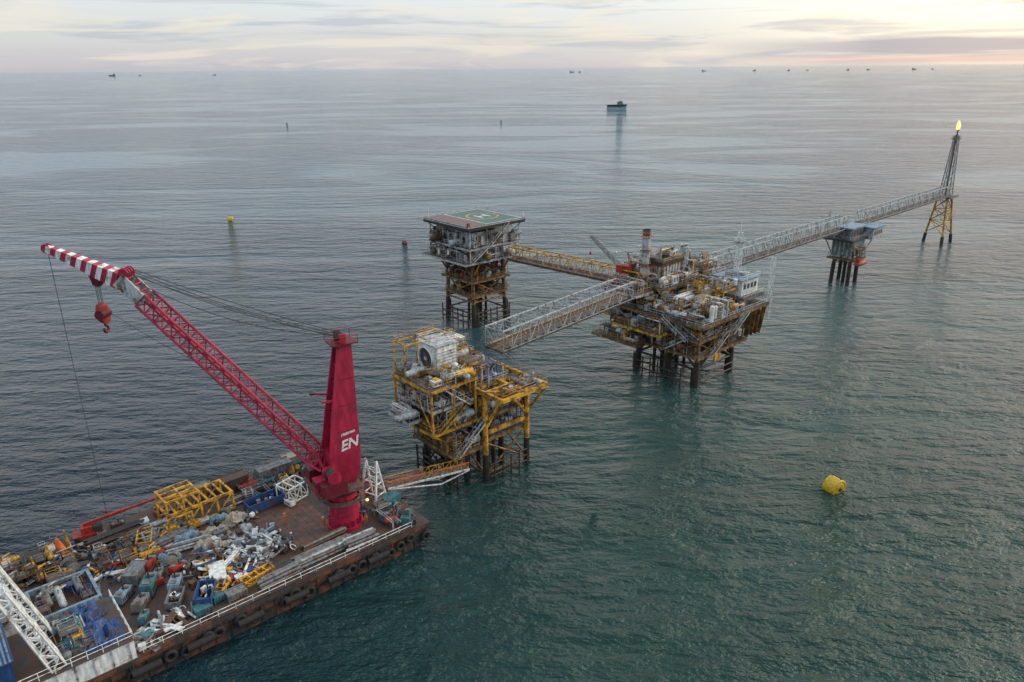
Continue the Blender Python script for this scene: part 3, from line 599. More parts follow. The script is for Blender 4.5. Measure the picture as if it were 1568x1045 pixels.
def flare():
    e=empty('flare_tower',(177.8,304,0),A42); mb=MB()
    T=[(-2.4,-1.8),(2.4,-1.8),(0,2.6)]
    Bt=[(-5,-3.6),(4.8,-3.6),(0,5)]
    for a,b_ in zip(Bt,T):
        mb.cyl((a[0]*1.1,a[1]*1.1,-4),(a[0]*.95,a[1]*.95,3.5),.65,PIL,12); p=Vector((a[0]*.95,a[1]*.95,3.5)); mb.cyl(p,(b_[0],b_[1],19),.4,YEL,12)
    def P(i,z): t=(z-3.5)/15.5; a=Vector((Bt[i][0]*.95,Bt[i][1]*.95,z)); b_=Vector((T[i][0],T[i][1],z)); return a.lerp(b_,t)
    for za,zb in((4,9),(9,14),(14,18.8)):
        for i in range(3):
            j=(i+1)%3; mb.cyl(P(i,za),P(j,zb),.16,YEL,6); mb.cyl(P(j,za),P(i,zb),.16,YEL,6); mb.cyl(P(i,zb),P(j,zb),.16,YEL,6)
    mb.deck(-4,4,-3.5,3.5,19.5,edge=GRY,rail=LGR)
    mb.lattice((0,0,19.5),(0,0,43),3.8,3.8,1.5,1.5,10,.15,.09,GRY)
    mb.cyl((0,0,19.5),(0,0,45),.25,RUS,10); mb.cyl((.6,.6,19.5),(.6,.6,43.5),.1,DRK,6); mb.deck(-1.3,1.3,-1.3,1.3,42.2,edge=GRY,rail=GRY,bh=.2); mb.cyl((0,0,45),(0,0,45.6),.5,DRK,10)
    mb.done('lattice_tower',e)
    mb=MB(); R=random.Random(5)
    for dx,hh,r in((0,3.6,.8),(-.8,2.4,.6),(.6,2.8,.55)):
        rings=[]
        for k in range(9):
            t=k/8; rr=max(.04,r*math.sin(math.pi*min(1,t*.85+.12))**.8*(1-.35*t)); rings.append([(dx-t*t*.8+rr*math.cos(a)*R.uniform(.85,1.15),rr*math.sin(a)*R.uniform(.85,1.15),45.4+hh*t) for a in [2*math.pi*q/10 for q in range(10)]])
        mb.loft(rings,FLM)
    mb.done('gas_flame',e)
flare()
bridge('truss_bridge',(-3.4,132.0,19.4),(26.2,165.4,19.4),4.6,4.2,2.6,LGR,RUS,pipes=4,railm=YEL,lowm=RUS)
bridge('truss_bridge',(.2,203.0,19.6),(33.5,172.3,19.9),2.8,3.6,2.6,YEL,RED,railm=LGR)
bridge('truss_bridge',(45.5,180.9,19.6),(108.5,239.8,19.2),3.0,4.4,3.2,LGR,RUS,pipes=4)
bridge('truss_bridge',(118.5,249.5,19.2),(176,302.3,19.4),2.8,4.2,3.4,LGR,RUS)

# ------------------------------------------------------------------ barge
BA=rad(41); BO=Vector((-13.2,98.7,0)); DZ=3.5; cb,sb=math.cos(BA),math.sin(BA)
def BW(x,y,z=DZ): return Vector((BO.x+x*cb-y*sb,BO.y+x*sb+y*cb,z))
def barge():
    e=empty('work_barge',BO,BA); Ln=100; Wd=33
    mb=MB()
    prof=[(0,DZ-.1),(-.3,1.8),(-3.5,-2),(-Ln,-2),(-Ln,DZ-.1)]
    vs=[(x,0,z) for x,z in prof]+[(x,Wd,z) for x,z in prof]; n=5
    fs=[(i,i+1,n+i+1,n+i) for i in range(n-1)]+[tuple(range(n)),tuple(range(2*n-1,n-1,-1))]
    mb.add(vs,fs,HUL)
    mb.bx(-Ln,0.1,-.1,Wd+.1,DZ-.1,DZ,DCK)
    mb.beam((-Ln,-.2,DZ-.35),(.1,-.2,DZ-.35),.3,.4,HUL); mb.beam((-Ln,-.12,1.6),(-.2,-.12,1.6),.22,.25,PIL)
    mb.beam((.18,-.2,DZ-.35),(.18,Wd,DZ-.35),.3,.4,HUL)
    for i in range(48): mb.beam((-.8-i*2.05,-.1,.2),(-.8-i*2.05,-.1,DZ-.5),.14,.16,HUL)
    mb.done('hull',e)
    mb=MB(); R=random.Random(8)
    for i in range(44):
        x=-1.5-i*2.1
        if R.random()<.85:
            mb.torus((x+R.uniform(-.5,.5),-.45,2.1+R.uniform(-.6,.4)),(0,1,0),R.uniform(.5,.68),.26,RUB,16,8); mb.cyl((x,-.3,DZ),(x,-.5,2.6),.04,CAB,4)
    for y in(3,9,15,22,29): mb.torus((.5,y,2.2),(1,0,0),.65,.25,RUB,16,8)
    for i in range(6): x=-8-i*6.5; mb.cyl((x,-.7,2.0),(x-3.4,-.7,2.0),.5,RUB,10)
    mb.done('tyre_fenders',e)
    mb=MB()
    mb.rail([(-42,.35,DZ),(-3,.35,DZ)],WHT,step=2.2,r=.05); mb.rail([(-Ln,Wd-.3,DZ),(-2,Wd-.3,DZ)],GRY,step=2.2,r=.04)
    mb.bx(-42,-2,-.05,.08,DZ,DZ+.35,HUL)
    for x in(-2,-7,-20,-33):
        for k in(0,.9): mb.cyl((x-k,.9,DZ),(x-k,.9,DZ+.8),.2,DRK,10); mb.cyl((x-k,.9,DZ+.8),(x-k,.9,DZ+.88),.28,DRK,10)
    mb.done('railings_and_bollards',e)
    mb=MB()
    mb.bx(-20.5,-11.6,7.2,18.5,DZ+.004,DZ+.1,WOD)
    for i in range(9): mb.bx(-20.5+i,-20.45+i,7.2,18.5,DZ+.104,DZ+.12,DRK)
    for x,y,a,b_ in((-6,3.5,3,3),(-30,17,6,5),(-37,5,4,3)): mb.bx(x,x+a,y,y+b_,DZ+.004,DZ+.03,RUS)
    mb.done('timber_sheathing',e)
    mb=MB(); z2=6.2
    mb.bx(-Ln,-42.8,.1,10.2,DZ,z2,WHT); mb.bx(-Ln,-42.6,-.1,10.4,z2+.002,z2+.12,DCK)
    for i in range(24): mb.beam((-43.4-i*1.9,.03,DZ+.1),(-43.4-i*1.9,.03,z2-.05),.08,.1,LGR)
    mb.rail([(-Ln,.05,z2+.12),(-42.8,.05,z2+.12),(-42.8,10.2,z2+.12)],WHT,step=1.6,r=.05)
    mb.bx(-Ln,-53,10.8,22,DZ,8.2,LGR); mb.bx(-Ln,-52.8,10.6,22.2,8.2,8.35,GRY); mb.rail([(-70,10.8,8.35),(-53,10.8,8.35),(-53,22,8.35),(-70,22,8.35)],WHT,step=1.6,r=.05)
    for i in range(5): mb.bx(-52.98,-52.92,11.8+i*2,12.8+i*2,5.6,6.6,DRK)
    mb.bx(-62,-54.5,1.5,9,z2+.13,9.2,BLU); mb.bx(-62.3,-54.2,1.2,9.3,9.22,9.4,BLU)
    for i in range(19): mb.bx(-62.2+i*.42,-62.0+i*.42,1.2,9.3,9.402,9.46,LBL)
    mb.done('deck_house',e)
    mb=MB()
    for y in(1.2,7.5): mb.lattice((-50.5,y,z2+.2),(-53.8,y,z2+12),1.5,1.5,1.1,1.1,8,.14,.1,WHT)
    for t in(.02,.25,.5,.75,.98):
        mb.beam((-50.5-3.3*t,1.2,z2+.4+11.6*t),(-50.5-3.3*t,7.5,z2+.4+11.6*t),.25,.25,WHT)
    for t in(.02,.25,.5,.75):
        a=lambda y,tt:(-50.5-3.3*tt,y,z2+.4+11.6*tt); mb.cyl(a(1.2,t),a(7.5,t+.23),.12,WHT,6); mb.cyl(a(7.5,t),a(1.2,t+.23),.12,WHT,6)
    mb.done('white_gantry',e)
    mb=MB()
    for a in((-51,-43.4,12,12.4),(-51,-43.4,19,19.4),(-51,-50.6,12.4,19),(-43.8,-43.4,12.4,19)): mb.bx(*a,DZ,5.8,LBL)
    mb.bx(-50.6,-43.8,12.4,19,DZ,4.9,RUS)
    for i in range(6): mb.beam((-51.05,12.6+i*1.3,DZ+.1),(-51.05,12.6+i*1.3,5.7),.1,.12,BLU); mb.beam((-50.6+i*1.4,11.95,DZ+.1),(-50.6+i*1.4,11.95,5.7),.12,.1,GRY)
    mb.done('mud_tank',e)
barge()

# big crane
def crane():
    C=Vector((-26.2,98.5,0)); e=empty('revolving_crane',C,0); 
    mb=MB(); mb.cyl((0,0,DZ),(0,0,9.6),2.2,CRI,32); mb.cyl((0,0,DZ),(0,0,DZ+.5),2.8,CRI,32)
    for i in range(16):
        t=2*math.pi*i/16; mb.beam((2.3*math.cos(t),2.3*math.sin(t),DZ+.4),(2.3*math.cos(t),2.3*math.sin(t),DZ+1.5),.12,.5,CRI)
    for z in(6.2,8.4,9.6): mb.cyl((0,0,z),(0,0,z+.18),2.45,CRI,32)
    mb.cyl((0,0,9.8),(0,0,10.6),2.7,DCR,32); mb.rail([(3.3*math.cos(t),3.3*math.sin(t),8.6) for t in [2*math.pi*i/16 for i in range(16)]],RED,closed=True); mb.cyl((0,0,8.45),(0,0,8.58),3.4,GRT,24)
    mb.done('pedestal',e)
    T=empty('slewing_part',(0,0,0),rad(213),e)
    mb=MB()
    def ring(z,x0,x1,y): return [(x0,-y,z),(x1,-y,z),(x1,y,z),(x0,y,z)]
    mb.loft([ring(10.6,-1.7,1.7,1.4),ring(13.6,-2.6,2.0,1.8),ring(16.5,-2.8,1.9,1.9)],CRI)
    mb.loft([ring(16.5,-2.8,.8,1.9),ring(33.2,-3.1,-1.4,1.05)],CRI)
    for s_ in(-1,1):
        pts=[(.8,s_*1.88,16.4),(2.0,s_*1.88,16.4),(1.0,s_*1.58,22.5),(-.95,s_*1.08,32.6),(-1.4,s_*1.08,32.6)]
        q=[(a,b_-s_*.35,c) for a,b_,c in pts]; n=5
        mb.add(pts+q,[tuple(range(n)),tuple(range(2*n-1,n-1,-1))]+[(i,(i+1)%n,n+(i+1)%n,n+i) for i in range(n)],CRI)
    def fx(z): return .8-2.2*(z-16.5)/16.7
    for z in(17.5,20,22.5,25,27.5,30): mb.box((fx(z)+.12,0,z),(.5,2.9-(z-16)*.09,.3),DCR)
    mb.beam((fx(16.6)+.03,0,16.6),(fx(32)+.03,0,32),1.5,.1,DCR)
    for z in(20,24,28):
        k=(z-16.5)/16.7; y=1.9-.85*k; mb.bx(-2.8-.3*k+.1,.8-2.2*k,y-.02,y+.03,z,z+.07,DCR)
    mb.bx(-3.9,-.1,-1.6,1.6,33.2,33.4,DCR); mb.rail([(-3.9,-1.6,33.4),(-.1,-1.6,33.4),(-.1,1.6,33.4),(-3.9,1.6,33.4)],RED,closed=True)
    for y in(-.9,-.3,.3,.8): mb.cyl((-1.8,y,34.1),(-1.8,y+.18,34.1),.65,DRK,16)
    mb.bx(-2.3,-1.3,-1.25,-1.1,33.4,34.8,CRI); mb.bx(-2.3,-1.3,1.15,1.3,33.4,34.8,CRI)
    mb.beam((.0,-1.4,25),(2.6,-1.7,25.6),.25,.3,CRI); mb.beam((.0,1.2,25),(2.2,1.3,25.2),.25,.3,CRI); mb.box((2.6,-1.7,25.6),(.5,.7,.3),DRK)
    for k in(-.25,.25): mb.cyl((-2.95,k,11),(-3.2,k,33),.05,RED,5)
    for x,y in((2.4,2.9),(2.4,-2.9)): mb.bx(x-2,x+1.8,y-1.1,y+1.1,11.2,13.2,DCR); mb.cyl((x-.2,y-1,14.1),(x-.2,y+1,14.1),.8,DRK,18); mb.cyl((x-.2,y-1.05,14.1),(x-.2,y-.95,14.1),1.05,CRI,18); mb.cyl((x-.2,y+.95,14.1),(x-.2,y+1.05,14.1),1.05,CRI,18)
    mb.box((1.2,0,11.05),(7.0,7.6,.14),GRT); mb.rail([(-2.2,-3.8,11.1),(4.7,-3.8,11.1),(4.7,3.8,11.1),(-2.2,3.8,11.1)],RED,closed=True)
    mb.bx(3.0,4.6,.6,2.4,11.2,13.4,CRI); mb.bx(4.62,4.66,.8,2.2,12.2,13.2,DRK)
    for y in(-1.65,1.65): mb.cyl((2.5,y-.2,14.2),(2.5,y+.2,14.2),.8,CRI,16)
    mb.done('tower',T)
    sl_=math.atan2(.85,16.7)
    for nm,bd,size,z,off in(('lettering','EN',2.2,17.2,.05),('lettering_small','Huisman',.62,19.5,.02)):
        cu=bpy.data.curves.new(nm,'FONT'); cu.body=bd; cu.size=size; cu.shear=.35; cu.extrude=.02; cu.offset=off; cu.align_x='CENTER'
        to=bpy.data.objects.new(nm,cu); COL.objects.link(to); to.parent=T; cu.materials.append(WHT)
        k=(z-16.5)/16.7
        to.matrix_local=Matrix.Translation((-1.1,1.9-.85*k+.06,z))@Matrix.Rotation(math.pi,4,'Z')@Matrix.Rotation(rad(90)-sl_,4,'X')@Matrix.Rotation(rad(8),4,'Z')
    mb=MB(); foot=Vector((-28.2,98.1,14.2))-C; head=Vector((-54.4,100.1,42.9))-C; tip=Vector((-64.3,100.7,47.0))-C
    d=(head-foot).normalized(); side=d.cross(Vector((0,0,1))).normalized(); up=side.cross(d)
    a=foot+d*2.5; b_=head-d*4
    mb.lattice(foot,a,3.4,.7,2.7,2.3,2,.2,.12,CRI); mb.lattice(a,b_,2.7,2.3,2.3,2.1,20,.22,.11,CRI); 
    def plate(p,q,w0,h0,w1,h1,m):
        R1=[];
        for o,w_,h_ in((p,w0,h0),(q,w1,h1)): R1.append([o+side*i*w_/2+up*j*h_/2 for i,j in((-1,-1),(1,-1),(1,1),(-1,1))])
        mb.loft(R1,m)
    for s_ in(-1,1):
        o=side*s_*1.05; R1=[]
        for p,h_ in((b_-d*.5,1.9),(head,2.3)): R1.append([p+o+side*i*.12+up*j*h_/2 for i,j in((-1,-1),(1,-1),(1,1),(-1,1))])
        mb.loft(R1,LGR)
    plate(b_,head,1.9,.3,1.9,.3,LGR)
    for k in range(3): p=b_.lerp(head,.2+.3*k); mb.cyl(p-side*1.0+up*.9,p+side*1.0+up*.9,.18,CRI,8)
    mb.path([foot+up*1.4+side*.5,b_+up*1.4+side*.5],.05,DRK,4)
    jd=(tip-head).normalized(); ju=side.cross(jd); base=head-up*.4
    nS=14
    for i in range(nS):
        t0,t1=i/nS,(i+1)/nS; m_=CRI if i%2==0 else WHT; R1=[]
        for t in(t0,t1-.001):
            o=base.lerp(tip,t); w_=2.0-1.1*t; hh=2.3-1.4*t
            R1.append([o+side*x*w_/2+ju*z*hh/2 for x,z in((-1,-1),(1,-1),(1,1),(-1,1))])
        mb.loft(R1,m_)
    for s_ in(-.8,-.3,.3,.8): mb.cyl(head+up*1.1+side*(s_-.1),head+up*1.1+side*(s_+.1),.75,CRI,18)
    for s_ in(-.4,.25): mb.cyl(tip+side*s_,tip+side*(s_+.15),.65,CRI,18)
    hk=base.lerp(tip,.33)-ju*.9
    mb.loft([[hk+side*x*.7+jd*z for x,z in((-1,-1.4),(1,-1.4),(1,.6),(-1,.6))],[hk-Vector((0,0,1.5))+side*x*.45+jd*z for x,z in((-1,-.4),(1,-.4),(1,.4),(-1,.4))]],DCR)
    mb.done('boom',e)
    mb=MB(); hb=hk-Vector((0,0,4.6))
    for s_ in(-.5,-.2,.2,.5): mb.cyl(hk-Vector((0,0,1.2))+side*s_,hb+side*s_,.045,CAB,4)
    mb.loft([[hb+side*x*w_+Vector((0,0,z))+jd*y*.45 for x,y in((-1,-1),(1,-1),(1,1),(-1,1))] for z,w_ in((-2.4,.45),(-1.8,.9),(-.5,.95),(.3,.6))],RED)
    mb.cyl(hb+side*-1.0-Vector((0,0,1.1)),hb+side*1.0-Vector((0,0,1.1)),.7,DCR,16)
    mb.cyl(hb-Vector((0,0,2.4)),hb-Vector((0,0,2.9)),.2,DRK,8)
    for k in range(9):
        t=rad(90-k*34); t2_=rad(90-(k+1)*34); c_=hb-Vector((0,0,3.4)); f=lambda q:c_+side*math.cos(q)*.5+Vector((0,0,math.sin(q)*.5))
        mb.cyl(f(t),f(t2_),.18,DCR,8)
    mb.done('hook_block',e)
    mb=MB(); topc=Vector((-24.7,99.3,34.4))-C
    for s_,sag,tgt in((-.9,.5,head+up*1.5),(-.3,1.1,head+up*1.5),(.3,.8,head+up*1.5),(.9,.4,head+up*1.5),(0,1.8,foot.lerp(head,.93)+up*1.3)):
        pts=[]
        for i in range(13):
            t=i/12; p=(topc+side*s_).lerp(tgt+side*s_,t); p.z-=sag*4*t*(1-t); pts.append(p)
        mb.path(pts,.06,CAB,4)
    tt=tip-Vector((0,0,.6)); mb.cyl(tt,(tt.x-.2,tt.y,4.6),.05,CAB,4); mb.cyl((tt.x-.2,tt.y,4.7),(tt.x-.2,tt.y,4.0),.2,RED,8)
    q=foot.lerp(head,.55)-up; pts=[hb.lerp(q,i/8)-Vector((0,0,1.5*4*(i/8)*(1-i/8)*.4)) for i in range(9)]; mb.path(pts,.04,CAB,4)
    mb.done('wire_ropes',e)
crane()
def sph(mb,c,r,mat,sz=1):
    n=10;R_=[]
    for j in range(7):
        a=-math.pi/2+math.pi*(j+.001)/6.002; R_.append([(c[0]+r*math.cos(a)*math.cos(2*math.pi*i/n),c[1]+r*math.cos(a)*math.sin(2*math.pi*i/n),c[2]+r*sz*math.sin(a)) for i in range(n)])
    o=len(mb.f); mb.loft(R_,mat)
    for i in range(o,len(mb.f)): mb.s[i]=True

# ------------------------------------------------------------------ deck cargo
R=random.Random(77)
def put(mb,name,x,y,rz=0,z=DZ): return mb.done(name,None,BW(x,y,z),BA+rz)
def container(x,y,l,w_,h_,mat,rz=0,z=DZ,opn=False,name='cargo_container'):
    mb=MB()
    if opn:
        mb.bx(-l/2,l/2,-w_/2,w_/2,.1,.2,DRK)
        for a in((-l/2,l/2,-w_/2,-w_/2+.1),(-l/2,l/2,w_/2-.1,w_/2),(-l/2,-l/2+.1,-w_/2+.1,w_/2-.1),(l/2-.1,l/2,-w_/2+.1,w_/2-.1)): mb.bx(*a,.2,h_,mat)
        for i in range(6): mb.box((R.uniform(-l*.3,l*.3),R.uniform(-w_*.25,w_*.25),.2+h_*.35),(R.uniform(.4,1),R.uniform(.3,.6),h_*.6),R.choice([LGR,GRY,RUS,WHT,BLU]),R.random()*3)
    else:
        mb.bx(-l/2+.05,l/2-.05,-w_/2+.05,w_/2-.05,.15,h_-.05,mat)
        for sx_ in(-1,1):
            for sy in(-1,1): mb.bx(sx_*(l/2-.1)-.1,sx_*(l/2-.1)+.1,sy*(w_/2-.1)-.1,sy*(w_/2-.1)+.1,.02,h_,mat)
        for i in range(int(l/.4)):
            xx=-l/2+.35+i*.4
            if xx<l/2-.25: mb.bx(xx,xx+.16,-w_/2,w_/2,.2,h_-.1,mat)
    for k in(-1,1): mb.beam((-l/2,k*w_/2,h_),(l/2,k*w_/2,h_),.14,.14,mat)
    put(mb,name,x,y,rz,z)
def genset(x,y,rz,mat,s=1,name='diesel_generator'):
    mb=MB(); mb.bx(-1.7*s,1.7*s,-.8*s,.8*s,0,.3*s,DRK); mb.bx(-1.5*s,1.0*s,-.7*s,.7*s,.32*s,1.5*s,mat); mb.bx(1.02*s,1.6*s,-.6*s,.6*s,.32*s,1.4*s,GRY)
    for i in range(5): mb.bx(-1.3*s+i*.4*s,-1.1*s+i*.4*s,-.74*s,.74*s,.6*s,1.2*s,DRK)
    mb.bx(-1.45*s,-.3*s,-.66*s,.66*s,1.502*s,1.7*s,mat)
    mb.cyl((.3*s,0,1.5*s),(.3*s,0,2.3*s),.12*s,DRK,8); mb.bx(-1.2*s,-.5*s,-.4*s,.4*s,1.72*s,1.82*s,GRY); mb.bx(.5*s,.9*s,-.5*s,.5*s,1.502*s,1.6*s,DRK); put(mb,name,x,y,rz)
def pipes(x,y,l,n,r,mat,rz=0,name='pipe_stack'):
    mb=MB(); 
    for j in range(3):
        for i in range(n-j):
            m_=mat if R.random()<.75 else R.choice([LGR,GRY,RUS]); o=R.uniform(-.4,.4); yy=(i-(n-j)/2)*2*r; mb.cyl((-l/2+o,yy,.15+r+j*1.75*r),(l/2+o,yy,.15+r+j*1.75*r),r*.96,m_,8)
    for k in(-.35,.35): mb.box((l*k,0,.07),(.15,n*2*r+.3,.14),WOD)
    put(mb,name,x,y,rz)
def tarp(x,y,a,b_,h_,mat,rz=0,z=DZ,name='tarpaulin_cover'):
    mb=MB(); n=20; vs=[];r=random.Random(int(x*10+y))
    bumps=[(r.uniform(-.7,.7),r.uniform(-.7,.7),r.uniform(.2,.55),r.uniform(.4,1)) for _ in range(11)]
    for i in range(n+1):
        for j in range(n+1):
            u,v=2*i/n-1,2*j/n-1; hh=max([A_*max(0,1-((u-p)**2+(v-q)**2)/w_**2) for p,q,w_,A_ in bumps]+[0]); hh=hh**.6 if hh>0 else 0
            vs.append((u*a/2*(1+r.uniform(-.08,.08)),v*b_/2*(1+r.uniform(-.08,.08)),.03+h_*hh*(1-.7*max(abs(u),abs(v))**6)+r.uniform(0,.16)))
    fs=[(i*(n+1)+j,(i+1)*(n+1)+j,(i+1)*(n+1)+j+1,i*(n+1)+j+1) for i in range(n) for j in range(n)]
    mb.add(vs,fs,mat,False); put(mb,name,x,y,rz,z)
def frame(x,y,l,w_,h_,mat,rz=0,n=4,name='steel_frame',r=.12,z=DZ):
    mb=MB()
    for zz in(.15,h_):
        for yy in(-w_/2,w_/2): mb.beam((-l/2,yy,zz),(l/2,yy,zz),r*2,r*2,mat)
    for i in range(n+1):
        xx=-l/2+l*i/n
        for zz in(.15,h_): mb.beam((xx,-w_/2,zz+.01),(xx,w_/2,zz+.01),r*1.6,r*1.6,mat)
        for yy in(-w_/2,w_/2):
            mb.cyl((xx,yy,.15),(xx,yy,h_),r,mat,6)
            if i<n: mb.cyl((xx,yy,.15 if i%2 else h_),(xx+l/n,yy,h_ if i%2 else .15),r*.8,mat,6)
    put(mb,name,x,y,rz,z)
def scrap(x,y,a,b_,h_,n,pal,name='scrap_steel_pile',k1=1.0):
    mb=MB(); r=random.Random(int(x*7+y*3)); th=r.random()*3
    for i in range(n):
        cx,cy=r.gauss(0,a*.28),r.gauss(0,b_*.28); cx=max(-a/2,min(a/2,cx)); cy=max(-b_/2,min(b_/2,cy)); zz=r.uniform(.1,h_*(1-min(1,(abs(cx)/a+abs(cy)/b_)))+.15); t=th+r.choice([0,1.57])+r.gauss(0,.35); l=r.uniform(.8,3.2)*k1; dx,dy=math.cos(t)*l/2,math.sin(t)*l/2; dz=r.uniform(-.25,.25)
        k=r.random(); m_=r.choice(pal)
        p=(cx-dx,cy-dy,max(.12,zz-dz)); q=(cx+dx,cy+dy,max(.12,zz+dz))
        if k<.42: mb.cyl(p,q,r.uniform(.07,.2),m_,8)
        elif k<.64: mb.beam(p,q,.28,.3,m_)
        elif k<.8: mb.beam(p,q,r.uniform(.4,1.0),.07,m_)
        elif k<.9: mb.box((cx,cy,zz+.2),(r.uniform(.5,1.2),r.uniform(.4,.9),r.uniform(.3,.7)),m_,t)
        else: mb.torus((cx,cy,zz+.1),(r.uniform(-1,1),r.uniform(-1,1),1),r.uniform(.3,.6),.09,m_,12,5)
    put(mb,name,x,y)
def drum(x,y,mat,name='oil_drum'):
    mb=MB(); mb.cyl((0,0,0),(0,0,.9),.3,mat,14)
    for z in(.02,.3,.6,.88): mb.torus((0,0,z),(0,0,1),.3,.025,mat,14,4)
    put(mb,name,x,y)
def spool(x,y,r,w_,mat,rz=0,name='cable_reel'):
    mb=MB()
    for k in(-1,1): mb.cyl((0,k*w_/2,r),(0,k*(w_/2+.1),r),r,mat,20)
    mb.cyl((0,-w_/2,r),(0,w_/2,r),r*.7,DRK,18); put(mb,name,x,y,rz)
def winch(x,y,rz,mat,name='mooring_winch'):
    mb=MB(); mb.bx(-1.6,1.6,-1.3,1.3,0,.3,GRY)
    mb.cyl((0,-.9,1.2),(0,.9,1.2),.6,DRK,16)
    for k in(-1,1): mb.cyl((0,k*.9,1.2),(0,k*1.02,1.2),1.0,mat,20)
    mb.bx(-1.5,-.6,-1.1,.3,.32,1.4,mat); mb.beam((1.2,-1.2,.3),(0,-1.2,1.3),.15,.15,mat); mb.beam((1.2,1.2,.3),(0,1.2,1.3),.15,.15,mat); put(mb,name,x,y,rz)

# yellow lifting frame
mb=MB()
for zz,(xa,xb) in((.3,(-5.2,5.2)),(3.2,(-5.2,5.2))):
    for yy in(-2.4,2.4): mb.beam((xa,yy,zz),(xb,yy,zz),.38,.4,YEL)
for i in range(9): mb.beam((-5+i*1.25,-2.4,3.23),(-5+i*1.25,2.4,3.23),.3,.3,YEL)
for i in range(5):
    for yy in(-2.4,2.4):
        x=-5+i*2.5; mb.beam((x,yy,.3),(x,yy,3.2),.3,.3,YEL)
        if i<4: mb.cyl((x,yy,.4),(x+2.5,yy,3.1),.13,YEL,6)
for i in range(4): mb.beam((-4.9,-2.2+i*1.45,5.4),(0,-2.2+i*1.45,5.4),.28,.28,YEL)
for x in(-4.9,-2.4,0): 
    mb.beam((x,-2.3,5.42),(x,2.3,5.42),.28,.28,YEL)
    for y in(-2.2,2.2): mb.beam((x,y,3.3),(x,y,5.3),.25,.25,YEL)
for x in(-1.8,1.8): mb.beam((x-4,-2.6,2.2),(x-4,-4.6,2.2),.25,.25,YEL); mb.beam((x-4,-4.6,.1),(x-4,-4.6,4.0),.25,.25,YEL)
mb.beam((-5.8,-4.6,3.9),(-2.2,-4.6,3.9),.22,.22,YEL)
put(mb,'lifting_frame',-26.5,26.0,rad(3))
# named cargo
container(-17.3,21.5,6,2.5,1.6,BLU,opn=True,name='open_top_container'); container(-32.8,4.8,4.0,2.2,1.8,BLU,opn=True,rz=rad(60),name='open_top_container')
container(-12.2,29,6,2.4,2.5,GRY); container(-19.5,30,5.5,2.4,2.4,DCK); container(-24.5,31,3.5,2.0,2.2,GRY); container(-8.3,30.6,3,2,2.2,TAN)
container(-1.9,8,3.0,1.7,1.8,TEA,rz=rad(12),name='tool_container'); genset(-4.5,4.8,rad(10),TEA,.8); genset(-9.5,22.5,rad(30),TEA,.9); genset(-12.0,25.5,rad(80),YEL,1.0)
frame(-12.8,20.7,3.8,3.0,2.8,WHT,rz=rad(15),n=3,r=.1,name='white_lifting_basket')
genset(-37.8,12,rad(60),TEA,1.15); genset(-35.0,10,rad(60),LBL,1.0); genset(-39.7,9.2,rad(50),GRY,.9); genset(-33.5,13.5,rad(20),RED,.8); container(-38.5,15.8,3.4,2,1.8,GRY,rz=rad(50)); container(-36,7.0,3.2,1.8,1.3,GRY,opn=True,rz=rad(60),name='open_top_container')
genset(-36.5,17,rad(50),RED,.9,'air_compressor'); genset(-41,12.4,rad(45),LBL,.9,'air_compressor'); genset(-36.2,13.6,rad(60),GRY,.8,'air_compressor'); genset(-40.2,6.2,rad(60),TEA,.7,'air_compressor'); container(-29.5,2.8,2.6,1.5,1.1,GRY,name='tool_container'); container(-34,2.6,2.2,1.4,1.1,TEA,name='tool_container')
pipes(-16.5,3.6,9,6,.22,GRY,0,'plank_stack'); pipes(-15,6.0,7,4,.22,RUS,rad(3)); pipes(-10.9,2.5,5,5,.25,GRY,rad(-3)); pipes(-23.5,2.6,6,4,.25,GRY,rad(2))
pipes(-33,21.5,7,5,.22,GRY,rad(8)); pipes(-30.5,18.5,6,4,.2,LGR,rad(-12)); pipes(-38,28.5,8,5,.22,DRK,rad(3)); pipes(-20,25.5,5,4,.2,GRY,rad(5)); pipes(-34,26.5,8,6,.18,LGR,rad(2)); pipes(-27.3,10.6,4.5,4,.17,WHT,rad(35)); pipes(-24.5,14.2,5,4,.17,LGR,rad(-20))
scrap(-22.8,11,7.5,8.5,1.6,140,[WHT,WHT,WHT,LGR,GRY,LBL,DRK],k1=1.1); scrap(-27,7.5,6,5,1.2,60,[WHT,LGR,RED,YEL,GRY,DRK,RUS]); scrap(-30.5,12,6,7,1.5,64,[LGR,WHT,GRY,RUS,BLU,YEL,RUS]); scrap(-38,3.4,6,3.2,1.1,44,[WHT,WHT,LGR,GRY,DRK,RUS]); scrap(-35.5,20,6,6,1.2,60,[GRY,YEL,YEL,RUS,WHT]); scrap(-31.5,23.5,4,4,1.4,50,[YEL,YEL,GRY]); scrap(-26,15.2,7,4,1.3,54,[WHT,LGR,TAN,GRY,LBL,RED,RUS])
scrap(-6,27,7,7,1.2,60,[DRK,GRY,RUS,RED]); scrap(-40.6,21,6,8,1.2,65,[GRY,RUS,WHT,BLU,YEL]); scrap(-45,26,9,8,1.4,90,[GRY,DRK,RUS,LGR]); scrap(-41.2,2.4,2.6,3,1,30,[LGR,WHT,TEA,GRY]); scrap(-55,28,12,7,1.5,110,[GRY,DRK,RUS,LGR,TAN]); scrap(-16.5,27,5,4,1,30,[GRY,RUS,DRK,TEA])
scrap(-20.8,19.5,4,3,.8,20,[GRY,TAN,WHT])
tarp(-22.6,20.6,3.4,2.6,1.4,TAN,rad(20)); tarp(-26.2,19.3,4,3,1.3,TAN,rad(-10)); tarp(-30,20.8,4,3,1.2,LBL,rad(5)); tarp(-28.8,16.4,3,2.6,1.5,TAN,rad(30)); tarp(-9,28.0,2.2,2,1.8,YEL,rad(10)); tarp(-22.8,16.6,3,2.2,1.2,LGR); tarp(-33.5,17.2,3,2.4,1.2,LBL); tarp(-24.5,22.3,3,1.6,1.2,LBL)
